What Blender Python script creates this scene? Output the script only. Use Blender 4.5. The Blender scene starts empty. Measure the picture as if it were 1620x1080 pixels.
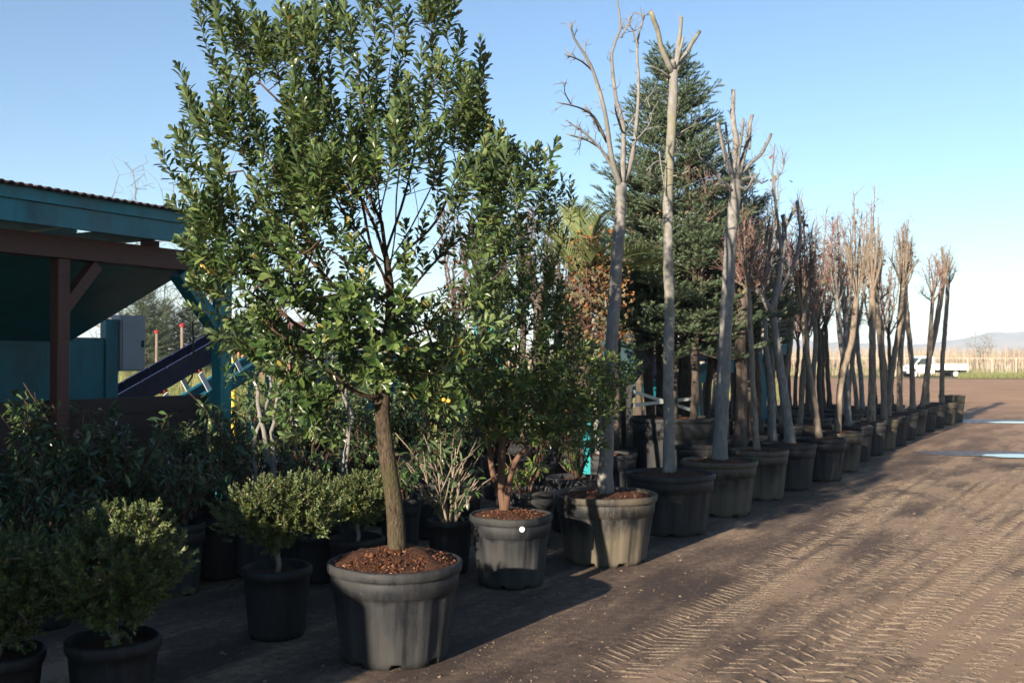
import bpy, math, random
import numpy as np
from mathutils import Vector, Matrix
random.seed(7); RNG = np.random.default_rng(11)
SC = bpy.context.scene
COL = SC.collection

# ------------------------------------------------------------------ camera
FPX, CX, CY, CAMH = 1575.0, 810.0, 540.0, 1.6
PITCH = math.atan(30 / FPX)
cam = bpy.data.cameras.new('camera'); cam.lens = 35; cam.sensor_width = 36; cam.clip_end = 20000; cam.clip_start = .05
cam.dof.use_dof = True; cam.dof.focus_distance = 6.6; cam.dof.aperture_fstop = 4.0
camo = bpy.data.objects.new('camera', cam); COL.objects.link(camo)
camo.location = (0, 0, CAMH); camo.rotation_euler = (math.pi / 2 + PITCH, 0, 0)
SC.camera = camo

# ------------------------------------------------------------------ light
SUN_EL, SUN_AZ = math.radians(15), math.radians(30.5)        # light travels towards azimuth 30.5 deg right of +Y
w = bpy.data.worlds.new('World'); SC.world = w; w.use_nodes = True
nt = w.node_tree
sky = nt.nodes.new('ShaderNodeTexSky'); sky.sky_type = 'NISHITA'; sky.sun_disc = False
sky.sun_elevation = SUN_EL; sky.sun_rotation = math.pi + SUN_AZ
sky.air_density = 1.0; sky.dust_density = 0.0; sky.ozone_density = 3.2; sky.altitude = 0
bg = nt.nodes['Background']; bg.inputs['Strength'].default_value = .065
nt.links.new(sky.outputs[0], bg.inputs['Color'])
sl = bpy.data.lights.new('sun', 'SUN'); sl.energy = 5.0; sl.angle = math.radians(.55); sl.color = (1, .86, .68)
so = bpy.data.objects.new('sun', sl); COL.objects.link(so); so.location = (-40, -70, 30)
SDIR = Vector((math.sin(SUN_AZ) * math.cos(SUN_EL), math.cos(SUN_AZ) * math.cos(SUN_EL), -math.sin(SUN_EL)))
so.rotation_euler = SDIR.to_track_quat('-Z', 'Y').to_euler()
vs = SC.view_settings
vs.view_transform = 'Standard'; vs.look = 'None'; vs.exposure = 1.62; vs.gamma = 1; vs.use_curve_mapping = False
SC.cycles.use_denoising = True
SC.cycles.max_bounces = 6; SC.cycles.volume_bounces = 0; SC.cycles.transparent_max_bounces = 8
SC.cycles.caustics_reflective = False; SC.cycles.caustics_refractive = False

# ------------------------------------------------------------------ helpers
CT, ST = math.cos(PITCH), math.sin(PITCH)
def P(px, py, d):
    """point on the ray of photo pixel (px,py) at world depth y = d"""
    a = (px - CX) / FPX; b = (CY - py) / FPX
    y = CT - b * ST; z = ST + b * CT
    return np.array((a * d / y, d, CAMH + z * d / y))
def G(px, py):
    """ground point under a pixel"""
    b = (CY - py) / FPX
    y = CT - b * ST; z = ST + b * CT
    t = -CAMH / z
    return np.array(((px - CX) / FPX * t, y * t, 0.))
def at(px, d):
    return np.array(((px - CX) / FPX * d, d, 0.))
E_ = np.array((.5075, .8616, 0.)); N_ = np.array((.8616, -.5075, 0.))   # along the rows / towards the track

def mesh(name, V, F, mat=None, var=None, smooth=False):
    """V (n,3); F list of (m,k) int arrays or list of lists"""
    me = bpy.data.meshes.new(name)
    V = np.asarray(V, dtype=np.float32)
    if isinstance(F, np.ndarray): F = [F]
    if len(F) and not isinstance(F[0], np.ndarray):
        groups = {}
        for f in F: groups.setdefault(len(f), []).append(f)
        F = [np.array(g) for g in groups.values()]
    F = [f for f in F if len(f)]
    nl = sum(f.size for f in F); npoly = sum(len(f) for f in F)
    me.vertices.add(len(V)); me.vertices.foreach_set('co', V.ravel())
    me.loops.add(nl); me.polygons.add(npoly)
    li = np.concatenate([f.ravel() for f in F]).astype(np.int32)
    tot = np.concatenate([np.full(len(f), f.shape[1]) for f in F]).astype(np.int32)
    st = np.concatenate([[0], np.cumsum(tot)[:-1]]).astype(np.int32)
    me.loops.foreach_set('vertex_index', li)
    me.polygons.foreach_set('loop_start', st); me.polygons.foreach_set('loop_total', tot)
    me.polygons.foreach_set('use_smooth', np.full(npoly, bool(smooth)))
    if var is not None:
        at_ = me.attributes.new('var', 'FLOAT', 'FACE'); at_.data.foreach_set('value', np.asarray(var, dtype=np.float32))
    me.update(calc_edges=True); me.validate()
    if mat: me.materials.append(mat)
    return me
def obj(name, me, parent=None, loc=None, kind=None):
    o = bpy.data.objects.new(name, me); COL.objects.link(o)
    if parent is not None: o.parent = parent
    if loc is not None: o.location = loc
    if kind: o['kind'] = kind
    return o
def thing(name, label, cat, loc=(0, 0, 0), rz=0, group=None):
    o = bpy.data.objects.new(name, None); COL.objects.link(o); o.empty_display_size = .2
    o.location = loc; o.rotation_euler = (0, 0, rz); o['label'] = label; o['category'] = cat
    if group: o['group'] = group
    return o
def copy_tree(o, parent=None):
    c = o.copy(); COL.objects.link(c); c.parent = parent
    for ch in o.children: copy_tree(ch, c)
    return c
class MB:
    """collects boxes, prisms and tubes"""
    def __init__(s): s.V = []; s.F = []; s.n = 0
    def add(s, V, F):
        s.V.append(np.asarray(V, float)); s.F += [[i + s.n for i in f] for f in F]; s.n += len(V); return s
    def hexa(s, c):  # 8 corners: bottom 4 ccw, top 4 ccw
        return s.add(c, [[3, 2, 1, 0], [4, 5, 6, 7], [0, 1, 5, 4], [1, 2, 6, 5], [2, 3, 7, 6], [3, 0, 4, 7]])
    def box(s, x0, x1, y0, y1, z0, z1, fr=None, bev=0):
        if bev:
            return s.prism([(x0 + bev, y0), (x1 - bev, y0), (x1, y0 + bev), (x1, y1 - bev), (x1 - bev, y1), (x0 + bev, y1), (x0, y1 - bev), (x0, y0 + bev)], z0, z1, fr)
        c = np.array([(x0, y0, z0), (x1, y0, z0), (x1, y1, z0), (x0, y1, z0), (x0, y0, z1), (x1, y0, z1), (x1, y1, z1), (x0, y1, z1)], float)
        if fr is not None: c = fr(c)
        return s.hexa(c)
    def prism(s, poly, z0, z1, fr=None):
        n = len(poly)
        c = np.array([(x, y, z0) for x, y in poly] + [(x, y, z1) for x, y in poly], float)
        if fr is not None: c = fr(c)
        return s.add(c, [list(range(n))[::-1], list(range(n, 2 * n))] + [[i, (i + 1) % n, n + (i + 1) % n, n + i] for i in range(n)])
    def tube(s, pts, r, k=8, cap=True):
        pts = np.asarray(pts, float); r = np.broadcast_to(np.asarray(r, float), (len(pts),))
        V, F = tube_geo(pts, r, k)
        F = F.tolist()
        if cap: F += [list(range(k))[::-1], list(range(len(V) - k, len(V)))]
        return s.add(V, F)
    def beam(s, a, b, wd, ht, up=(0, 0, 1)):
        a = np.asarray(a, float); b = np.asarray(b, float); t = (b - a) / np.linalg.norm(b - a)
        x = np.cross(t, up); x /= np.linalg.norm(x); u = np.cross(x, t)
        x = x * wd / 2; u = u * ht / 2
        return s.hexa(np.array([a - x - u, a + x - u, b + x - u, b - x - u, a - x + u, a + x + u, b + x + u, b - x + u]))
    def mesh(s, name, mat, smooth=False): return mesh(name, np.concatenate(s.V), s.F, mat, smooth=smooth)
    def each(s, name, mat, parent):
        """every piece added becomes a part of its own"""
        n0 = 0
        for V in s.V:
            F = [[i - n0 for i in f] for f in s.F if n0 <= f[0] < n0 + len(V)]; n0 += len(V)
            obj(name, mesh(name, V, F, mat, smooth=True), parent)
    def build(s, name, mat, parent=None, loc=None, smooth=False, kind=None):
        return obj(name, s.mesh(name, mat, smooth), parent, loc, kind)
def tube_geo(pts, r, k):
    n = len(pts)
    T = np.gradient(pts, axis=0); T /= np.linalg.norm(T, axis=1, keepdims=True) + 1e-9
    m = np.abs(T.mean(0)); ref = np.zeros(3); ref[np.argmin(m)] = 1
    A = np.cross(T, ref); A /= np.linalg.norm(A, axis=1, keepdims=True) + 1e-9
    B = np.cross(T, A)
    an = np.arange(k) * 2 * math.pi / k
    V = pts[:, None] + (A[:, None] * np.cos(an)[None, :, None] + B[:, None] * np.sin(an)[None, :, None]) * r[:, None, None]
    i = np.arange(n - 1)[:, None] * k; j = np.arange(k)[None]; j2 = (j + 1) % k
    F = np.stack([i + j, i + j2, i + k + j2, i + k + j], -1).reshape(-1, 4)
    return V.reshape(-1, 3), F
def norm(v):
    v = np.asarray(v, float); return v / (np.linalg.norm(v, axis=-1, keepdims=True) + 1e-12)
def spline(pts, step):
    """Catmull-Rom resample"""
    p = np.asarray(pts, float); q = np.vstack([2 * p[0] - p[1], p, 2 * p[-1] - p[-2]]); out = []
    for i in range(1, len(q) - 2):
        L = np.linalg.norm(q[i + 1] - q[i]); k = max(1, int(round(L / step)))
        t = (np.arange(k) / k)[:, None]
        a, b, c, d = q[i - 1], q[i], q[i + 1], q[i + 2]
        out.append(.5 * (2 * b + (c - a) * t + (2 * a - 5 * b + 4 * c - d) * t ** 2 + (3 * b - a - 3 * c + d) * t ** 3))
    out.append(p[-1:]); return np.vstack(out)
_nz = np.random.default_rng(5).random((256, 256))
def vnoise(x, y, s=1.0, o=0):
    x = np.asarray(x) / s + 37.3 * o + 1000; y = np.asarray(y) / s + 91.7 * o + 1000
    xi = np.floor(x).astype(int); yi = np.floor(y).astype(int); u = x - xi; v = y - yi
    u = u * u * (3 - 2 * u); v = v * v * (3 - 2 * v)
    g = lambda a, b: _nz[a % 256, b % 256]
    return (g(xi, yi) * (1 - u) * (1 - v) + g(xi + 1, yi) * u * (1 - v) + g(xi, yi + 1) * (1 - u) * v + g(xi + 1, yi + 1) * u * v) * 2 - 1

# ------------------------------------------------------------------ materials
def new_mat(name):
    m = bpy.data.materials.new(name); m.use_nodes = True
    n = m.node_tree.nodes; b = n['Principled BSDF']
    return m, m.node_tree, n, b
def N(nt, t, **kw):
    n = nt.nodes.new(t)
    for k, v in kw.items():
        if k in n.inputs.keys() if hasattr(n.inputs, 'keys') else False: n.inputs[k].default_value = v
        else: setattr(n, k, v)
    return n
def ramp(nt, fac, stops):
    r = nt.nodes.new('ShaderNodeValToRGB'); e = r.color_ramp.elements
    while len(e) < len(stops): e.new(.5)
    for el, (p, c) in zip(e, stops):
        el.position = p; el.color = (c[0], c[1], c[2], 1) if not isinstance(c, (int, float)) else (c, c, c, 1)
    nt.links.new(fac, r.inputs[0]); return r.outputs[0]
def noise(nt, vec, scale, detail=4, rough=.55):
    n = nt.nodes.new('ShaderNodeTexNoise'); n.inputs['Scale'].default_value = scale
    n.inputs['Detail'].default_value = detail; n.inputs['Roughness'].default_value = rough
    if vec is not None: nt.links.new(vec, n.inputs['Vector'])
    return n.outputs['Fac']
def mapping(nt, src, scale=(1, 1, 1), rot=(0, 0, 0), rnd=True):
    mp = nt.nodes.new('ShaderNodeMapping'); mp.inputs['Scale'].default_value = scale; mp.inputs['Rotation'].default_value = rot
    nt.links.new(src, mp.inputs['Vector'])
    if rnd:
        oi = nt.nodes.new('ShaderNodeObjectInfo'); mu = nt.nodes.new('ShaderNodeMath'); mu.operation = 'MULTIPLY'; mu.inputs[1].default_value = 57
        nt.links.new(oi.outputs['Random'], mu.inputs[0]); cb = nt.nodes.new('ShaderNodeCombineXYZ')
        for i in range(3): nt.links.new(mu.outputs[0], cb.inputs[i])
        nt.links.new(cb.outputs[0], mp.inputs['Location'])
    return mp.outputs[0]
def mixc(nt, fac, a, b, mode='MIX'):
    m = nt.nodes.new('ShaderNodeMix'); m.data_type = 'RGBA'; m.blend_type = mode
    if isinstance(fac, (int, float)): m.inputs[0].default_value = fac
    else: nt.links.new(fac, m.inputs[0])
    for s, v in ((6, a), (7, b)):
        if isinstance(v, (tuple, list)): m.inputs[s].default_value = (*v[:3], 1)
        else: nt.links.new(v, m.inputs[s])
    return m.outputs[2]
def bump(nt, b, h, strength=.5, dist=.01):
    bp = nt.nodes.new('ShaderNodeBump'); bp.inputs['Strength'].default_value = strength; bp.inputs['Distance'].default_value = dist
    nt.links.new(h, bp.inputs['Height']); nt.links.new(bp.outputs[0], b.inputs['Normal'])
def tcoord(nt, k='Object'):
    return nt.nodes.new('ShaderNodeTexCoord').outputs[k]

def leaf_mat(name, stops, rough=.38, trans=.22, tcol=None):
    m, nt, n, b = new_mat(name)
    a = nt.nodes.new('ShaderNodeAttribute'); a.attribute_name = 'var'
    c = ramp(nt, a.outputs['Fac'], stops)
    geo = nt.nodes.new('ShaderNodeNewGeometry')
    c2 = mixc(nt, geo.outputs['Backfacing'], c, mixc(nt, .35, c, (.2, .26, .14)))
    nt.links.new(c2, b.inputs['Base Color']); b.inputs['Roughness'].default_value = rough
    b.inputs['Specular IOR Level'].default_value = .45
    t = nt.nodes.new('ShaderNodeBsdfTranslucent')
    tc = mixc(nt, 1.0, c, tcol or (1.0, .95, .35), 'MULTIPLY')
    g = nt.nodes.new('ShaderNodeMix'); nt.nodes.remove(g)
    nt.links.new(tc, t.inputs['Color'])
    mx = nt.nodes.new('ShaderNodeMixShader'); mx.inputs[0].default_value = trans
    nt.links.new(b.outputs[0], mx.inputs[1]); nt.links.new(t.outputs[0], mx.inputs[2])
    nt.links.new(mx.outputs[0], nt.nodes['Material Output'].inputs['Surface'])
    return m
def bark_mat(name, c0, c1, c2=None, scale=30, stretch=.25, bs=.6, moss=None):
    m, nt, n, b = new_mat(name)
    tc = tcoord(nt)
    v = mapping(nt, tc, (1, 1, stretch)); f = noise(nt, v, scale, 6, .65)
    c = ramp(nt, f, [(.34, c0), (.64, c1)])
    big = noise(nt, mapping(nt, tc, (1, 1, .5)), 5, 3)
    c = mixc(nt, ramp(nt, big, [(.42, 0.), (.62, .75)]), c, c2 or tuple(x * .5 for x in c0))
    if moss:
        gm = noise(nt, mapping(nt, tc, (1, 1, .4)), 7, 4)
        c = mixc(nt, ramp(nt, gm, [(.5, 0.), (.68, .7)]), c, moss)
    nt.links.new(c, b.inputs['Base Color']); b.inputs['Roughness'].default_value = .85
    b.inputs['Specular IOR Level'].default_value = .2
    bump(nt, b, f, bs, .02)
    return m
def plain(name, c, rough=.5, var=.25, scale=6, metal=0, bs=.15, dirt=None, spec=.5, stretch=(1, 1, 1)):
    m, nt, n, b = new_mat(name)
    v = mapping(nt, tcoord(nt), stretch); f = noise(nt, v, scale, 5, .6)
    c0 = tuple(x * (1 - var) for x in c); c1 = tuple(min(1, x * (1 + var)) for x in c)
    col = ramp(nt, f, [(.3, c0), (.7, c1)])
    if dirt:
        d = noise(nt, mapping(nt, tcoord(nt), (stretch[0], stretch[1], stretch[2])), scale * .6 + 1.3, 6, .7)
        col = mixc(nt, ramp(nt, d, [(.48, 0.), (.7, .85)]), col, dirt)
    nt.links.new(col, b.inputs['Base Color'])
    nt.links.new(ramp(nt, f, [(.2, max(0, rough - .12)), (.8, min(1, rough + .12))]), b.inputs['Roughness'])
    b.inputs['Metallic'].default_value = metal; b.inputs['Specular IOR Level'].default_value = spec
    if bs: bump(nt, b, f, bs, .004)
    return m

def pot_mat(name, base, dust, amt, foot=.3):
    m, nt, n, b = new_mat(name)
    tc = tcoord(nt)
    streak = noise(nt, mapping(nt, tc, (1, 1, .12)), 22, 8, .78)
    cloud = noise(nt, mapping(nt, tc, (1, 1, .7)), 3.2, 5, .6)
    sx = nt.nodes.new('ShaderNodeSeparateXYZ'); nt.links.new(tc, sx.inputs[0])
    low = ramp(nt, sx.outputs['Z'], [(0., foot), (.2, foot * .5), (.34, 0.), (.42, .0), (.5, .12)])
    ad = nt.nodes.new('ShaderNodeMath'); ad.operation = 'ADD'; nt.links.new(cloud, ad.inputs[0]); nt.links.new(low, ad.inputs[1])
    ad2 = nt.nodes.new('ShaderNodeMath'); ad2.operation = 'MULTIPLY_ADD'; nt.links.new(streak, ad2.inputs[0]); ad2.inputs[1].default_value = .45
    nt.links.new(ad.outputs[0], ad2.inputs[2])
    fac = ramp(nt, ad2.outputs[0], [(.66, 0.), (.96, amt)])
    col = mixc(nt, fac, mixc(nt, ramp(nt, streak, [(.5, 0.), (.6, .9)]), base, (.017, .018, .02)), dust)
    spk = noise(nt, mapping(nt, tc), 90, 2)
    col = mixc(nt, ramp(nt, spk, [(.66, 0.), (.72, .7)]), col, tuple(min(1, x * 1.5) for x in dust))
    nt.links.new(col, b.inputs['Base Color'])
    nt.links.new(ramp(nt, ad2.outputs[0], [(.5, .42), (1., .85)]), b.inputs['Roughness'])
    b.inputs['Specular IOR Level'].default_value = .3
    bump(nt, b, streak, .45, .006)
    return m

M = {}
M['pot'] = pot_mat('black_pot_plastic', (.0062, .0078, .0115), (.04, .039, .037), .72)
M['pot_dusty'] = pot_mat('dusty_pot_plastic', (.009, .01, .0125), (.11, .092, .065), .82, .42)
M['pot_new'] = pot_mat('clean_pot_plastic', (.006, .006, .007), (.03, .027, .024), .25)
def soil_mat():
    m, nt, n, b = new_mat('red_brown_soil')
    tc = tcoord(nt); f = noise(nt, mapping(nt, tc), 38, 7, .75); g = noise(nt, mapping(nt, tc), 7, 3)
    c = ramp(nt, f, [(.25, (.016, .008, .006)), (.55, (.078, .036, .021)), (.8, (.16, .078, .046))])
    c = mixc(nt, ramp(nt, g, [(.4, 0.), (.65, .55)]), c, (.06, .03, .02))
    nt.links.new(c, b.inputs['Base Color']); b.inputs['Roughness'].default_value = .95; b.inputs['Specular IOR Level'].default_value = .15
    bump(nt, b, f, 1.0, .03); return m
M['soil'] = soil_mat()
def clod_mat(name, stops):
    m, nt, n, b = new_mat(name)
    a = nt.nodes.new('ShaderNodeAttribute'); a.attribute_name = 'var'
    nt.links.new(ramp(nt, a.outputs['Fac'], stops), b.inputs['Base Color']); b.inputs['Roughness'].default_value = .95
    b.inputs['Specular IOR Level'].default_value = .15
    bump(nt, b, noise(nt, tcoord(nt), 120, 3), .6, .01); return m
M['clod'] = clod_mat('soil_clods', [(0, (.016, .007, .005)), (.6, (.085, .034, .019)), (.95, (.17, .07, .04)), (1., (.28, .19, .12))])
M['pebble'] = clod_mat('ground_crumbs', [(0, (.045, .035, .028)), (.6, (.15, .11, .08)), (.97, (.2, .145, .105)), (1., (.34, .27, .21))])
M['leaf_glossy'] = leaf_mat('glossy_green_leaf', [(0, (.016, .036, .013)), (.4, (.042, .08, .022)), (.75, (.09, .138, .038)), (.95, (.165, .205, .062)), (1., (.26, .2, .045))], .32)
M['leaf_bright'] = leaf_mat('yellow_green_leaf', [(0, (.022, .05, .012)), (.5, (.062, .105, .02)), (.88, (.135, .18, .032)), (1., (.26, .27, .05))])
M['leaf_dark'] = leaf_mat('dark_laurel_leaf', [(0, (.012, .03, .012)), (.6, (.032, .062, .02)), (.93, (.06, .1, .025)), (1., (.16, .06, .03))], .3, .15)
M['leaf_box'] = leaf_mat('box_leaf', [(0, (.022, .04, .01)), (.55, (.058, .085, .018)), (.88, (.12, .145, .028)), (1., (.24, .16, .045))], .45)
M['leaf_orange'] = leaf_mat('dry_orange_leaf', [(0, (.035, .012, .007)), (.5, (.1, .035, .013)), (.85, (.2, .075, .02)), (1., (.3, .15, .03))], .7, .25, (1, .8, .5))
M['leaf_dry'] = leaf_mat('dry_brown_leaf', [(0, (.05, .02, .015)), (1., (.2, .085, .05))], .8, .2, (1, .8, .6))
M['needle'] = leaf_mat('spruce_needles', [(0, (.01, .025, .014)), (.5, (.027, .052, .027)), (.85, (.058, .092, .048)), (1., (.11, .145, .07))], .5, .1)
M['needle_far'] = leaf_mat('far_conifer_needles', [(0, (.02, .035, .022)), (1., (.07, .1, .06))], .6, .1)
M['palm'] = leaf_mat('palm_leaflet', [(0, (.05, .07, .025)), (.6, (.12, .15, .05)), (1., (.25, .25, .08))], .45, .2)
M['grass'] = leaf_mat('dry_green_grass', [(0, (.06, .09, .02)), (.5, (.16, .19, .05)), (.8, (.3, .27, .1)), (1., (.42, .34, .17))], .7, .3)
M['reed'] = leaf_mat('dry_reed', [(0, (.2, .15, .09)), (1., (.5, .4, .26))], .8, .2)
M['red_twig'] = leaf_mat('russet_bare_twigs', [(0, (.28, .2, .15)), (.8, (.42, .31, .235)), (1., (.48, .33, .24))], .9, .1, (1, .9, .8))
M['bark_green'] = bark_mat('rough_mossy_bark', (.012, .009, .006), (.1, .074, .05), (.045, .032, .02), 95, .3, 1.0, moss=(.06, .062, .022))
M['bark_brown'] = bark_mat('brown_branch_bark', (0.030, 0.018, 0.013), (0.090, 0.055, 0.037), (0.048, 0.027, 0.020), 40, .3, .5)
M['bark_red'] = bark_mat('smooth_red_brown_bark', (0.060, 0.033, 0.024), (0.156, 0.096, 0.066), (0.090, 0.048, 0.033), 26, .2, .4)
M['bark_grey'] = bark_mat('smooth_grey_bark', (.105, .1, .093), (.235, .225, .21), (.145, .137, .127), 22, .5, .35)
M['bark_grey_moss'] = bark_mat('grey_bark_with_lichen', (.12, .113, .102), (.25, .24, .222), (.16, .152, .138), 22, .5, .35, moss=(.16, .155, .07))
M['bark_tan'] = bark_mat('tan_bark', (.1, .08, .06), (.26, .212, .165), (.15, .12, .095), 24, .3, .45)
M['bark_dark'] = bark_mat('dark_brown_bark', (.04, .03, .025), (.12, .095, .078), (.06, .048, .04), 30, .3, .5)
M['twig_purple'] = plain('purplish_twigs', (.16, .09, .08), .8, .35, 9, bs=0)
M['teal'] = plain('teal_paint', (.006, .15, .19), .45, .22, 3, dirt=(.01, .07, .085), stretch=(1, 1, .4))
M['teal_bright'] = plain('bright_teal_paint', (.01, .2, .22), .4, .2, 4, dirt=(.012, .1, .11), stretch=(1, 1, .3))
M['dark_teal'] = plain('grimy_dark_teal_paint', (.003, .03, .04), .5, .25, 4)
M['navy'] = plain('navy_sheet_metal', (.008, .012, .042), .4, .25, 4, dirt=(.03, .03, .05))
M['brown_beam'] = plain('red_brown_timber', (.085, .03, .022), .6, .35, 14, dirt=(.04, .015, .012), stretch=(1, 1, 5))
M['dark_wall'] = plain('dark_stained_boards', (.03, .018, .016), .7, .4, 10, stretch=(1, 1, 6))
M['roof_tile'] = plain('weathered_roof_sheet', (.06, .035, .032), .75, .45, 9, dirt=(.1, .075, .05))
M['grey_box'] = plain('grey_powder_coat', (.3, .34, .36), .4, .06, 8)
M['black'] = plain('black_rubber', (.012, .012, .013), .55, .3, 12)
M['white'] = plain('white_paint', (.78, .78, .76), .35, .05, 4)
M['yellow'] = plain('yellow_paint', (.5, .38, .03), .5, .12, 6)
M['redp'] = plain('red_paint', (.28, .03, .025), .5, .15, 6)
M['pinkwall'] = plain('pink_render', (.26, .11, .08), .85, .15, 2)
M['shed_roof'] = plain('rusty_brown_roof', (.14, .07, .055), .8, .35, 3)
M['steel'] = plain('galvanised_steel', (.4, .41, .4), .45, .2, 10, metal=.6)
M['concrete_post'] = plain('pale_concrete', (.36, .32, .26), .85, .15, 10)
M['glass'] = plain('dark_window_glass', (.03, .045, .05), .08, .1, 2, bs=0)
M['rim'] = plain('wheel_steel', (.55, .55, .54), .4, .1, 6)
M['fruit'] = plain('orange_fruit', (.75, .33, .03), .5, .25, 60)
M['timber_grey'] = plain('weathered_timber', (.17, .13, .1), .8, .35, 12, stretch=(1, 1, .2))

# ------------------------------------------------------------------ ground, field, mountains, puddles
def ground_mat():
    m, nt, n, b = new_mat('damp_dirt_yard_row_shade')
    geo = nt.nodes.new('ShaderNodeNewGeometry'); pos = geo.outputs['Position']
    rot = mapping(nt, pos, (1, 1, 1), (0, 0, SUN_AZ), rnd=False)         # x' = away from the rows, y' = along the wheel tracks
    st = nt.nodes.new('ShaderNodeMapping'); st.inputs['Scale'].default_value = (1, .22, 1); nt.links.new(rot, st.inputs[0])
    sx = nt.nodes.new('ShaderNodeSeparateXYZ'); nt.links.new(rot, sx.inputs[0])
    streak = noise(nt, st.outputs[0], 2.2, 6, .62)
    cloud = noise(nt, pos, .55, 4, .6)
    fine = noise(nt, pos, 15, 10, .78)
    grit = noise(nt, pos, 130, 3, .7)
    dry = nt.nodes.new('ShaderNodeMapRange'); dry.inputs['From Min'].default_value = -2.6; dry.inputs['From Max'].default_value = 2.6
    dry.inputs['To Min'].default_value = -.22; dry.inputs['To Max'].default_value = .3  # tone darkens towards the rows: damp dirt, plus row shade painted in
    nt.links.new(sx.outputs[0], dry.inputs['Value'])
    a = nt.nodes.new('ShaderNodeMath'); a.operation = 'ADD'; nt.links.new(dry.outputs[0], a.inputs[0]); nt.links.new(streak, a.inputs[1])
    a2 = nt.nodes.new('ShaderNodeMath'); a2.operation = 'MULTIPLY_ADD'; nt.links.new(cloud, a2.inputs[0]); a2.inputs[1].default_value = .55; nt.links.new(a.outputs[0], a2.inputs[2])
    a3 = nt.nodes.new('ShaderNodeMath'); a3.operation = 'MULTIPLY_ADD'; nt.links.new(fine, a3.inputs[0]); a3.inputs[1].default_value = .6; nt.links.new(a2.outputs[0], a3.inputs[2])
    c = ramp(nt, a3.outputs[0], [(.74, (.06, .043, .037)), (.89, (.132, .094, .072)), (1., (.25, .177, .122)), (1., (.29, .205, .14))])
    far = nt.nodes.new('ShaderNodeMapRange'); far.inputs['From Min'].default_value = 14; far.inputs['From Max'].default_value = 40
    sy = nt.nodes.new('ShaderNodeSeparateXYZ'); nt.links.new(pos, sy.inputs[0]); nt.links.new(sy.outputs[1], far.inputs['Value'])
    fc = ramp(nt, noise(nt, pos, .3, 5, .6), [(.3, (.29, .17, .1)), (.7, (.44, .265, .16))])
    c = mixc(nt, far.outputs[0], c, fc)
    c = mixc(nt, ramp(nt, grit, [(.62, 0.), (.75, .5)]), c, (.3, .23, .17))
    nt.links.new(c, b.inputs['Base Color'])
    nt.links.new(ramp(nt, a3.outputs[0], [(.5, .55), (.85, .95)]), b.inputs['Roughness']); b.inputs['Specular IOR Level'].default_value = .25
    mixh = nt.nodes.new('ShaderNodeMath'); mixh.operation = 'MULTIPLY_ADD'; nt.links.new(grit, mixh.inputs[0]); mixh.inputs[1].default_value = .25; nt.links.new(fine, mixh.inputs[2])
    bump(nt, b, mixh.outputs[0], .9, .035)
    return m
def axis(lo, d0, d1, hi, step, g=1.16):
    a = list(np.arange(d0, d1 + 1e-6, step)); s = step; x = d1
    while x < hi: s *= g; x += s; a.append(min(x, hi))
    s = step; x = d0
    while x > lo: s *= g; x -= s; a.insert(0, max(x, lo))
    return np.array(a)
def gheight(X, Y):
    h = vnoise(X, Y, 1.6, 1) * .010 + vnoise(X, Y, .5, 2) * .007 + vnoise(X, Y, .17, 3) * .005
    s = X * N_[0] + Y * N_[1]                                   # away from the rows
    h += .006 * np.sin(s * 5.0) * np.clip((s + 1.5) / 1.5, 0, 1)
    R = np.sqrt(X * X + Y * Y)
    return (h - .012) * np.clip((60 - R) / 40, 0, 1) * np.clip(.35 + (s + 2.4) * .6, .2, 1)
gx = axis(-9000, -4.5, 9.5, 9000, .055); gy = axis(-9000, 3.4, 15, 9000, .055)
X, Y = np.meshgrid(gx, gy); Z = gheight(X, Y)
nx, ny = len(gx), len(gy); I = (np.arange(ny - 1)[:, None] * nx + np.arange(nx - 1)[None]).reshape(-1)
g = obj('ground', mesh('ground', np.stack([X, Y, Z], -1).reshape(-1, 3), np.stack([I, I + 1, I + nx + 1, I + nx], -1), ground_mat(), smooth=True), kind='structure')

def field_mat(name, stops, sc):
    m, nt, n, b = new_mat(name)
    pos = nt.nodes.new('ShaderNodeNewGeometry').outputs['Position']
    nt.links.new(ramp(nt, noise(nt, pos, sc, 6, .65), stops), b.inputs['Base Color']); b.inputs['Roughness'].default_value = .95
    b.inputs['Specular IOR Level'].default_value = .1
    return m
def sheet(name, poly, z, mat):
    return obj(name, mesh(name, [(x, y, z) for x, y in poly], [list(range(len(poly)))], mat), kind='structure')
sheet('field', [(-3000, 101), (3000, 101), (3000, 8000), (-3000, 8000)], .05, field_mat('crop_field', [(.3, (.12, .17, .04)), (.6, (.19, .22, .06)), (.8, (.3, .26, .11))], .08))
sheet('meadow', [(-60, 16.5), (-1.5, 16.5), (2, 24), (8, 40), (20, 100.5), (-90, 100.5)], .03, field_mat('meadow_soil', [(.3, (.1, .1, .04)), (.7, (.25, .2, .1))], .7))
sheet('verge', [(40, 86), (90, 80), (90, 100.8), (22, 100.8), (22, 94)], .035, field_mat('verge_soil', [(.3, (.14, .15, .06)), (.7, (.3, .25, .13))], .6))

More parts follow.
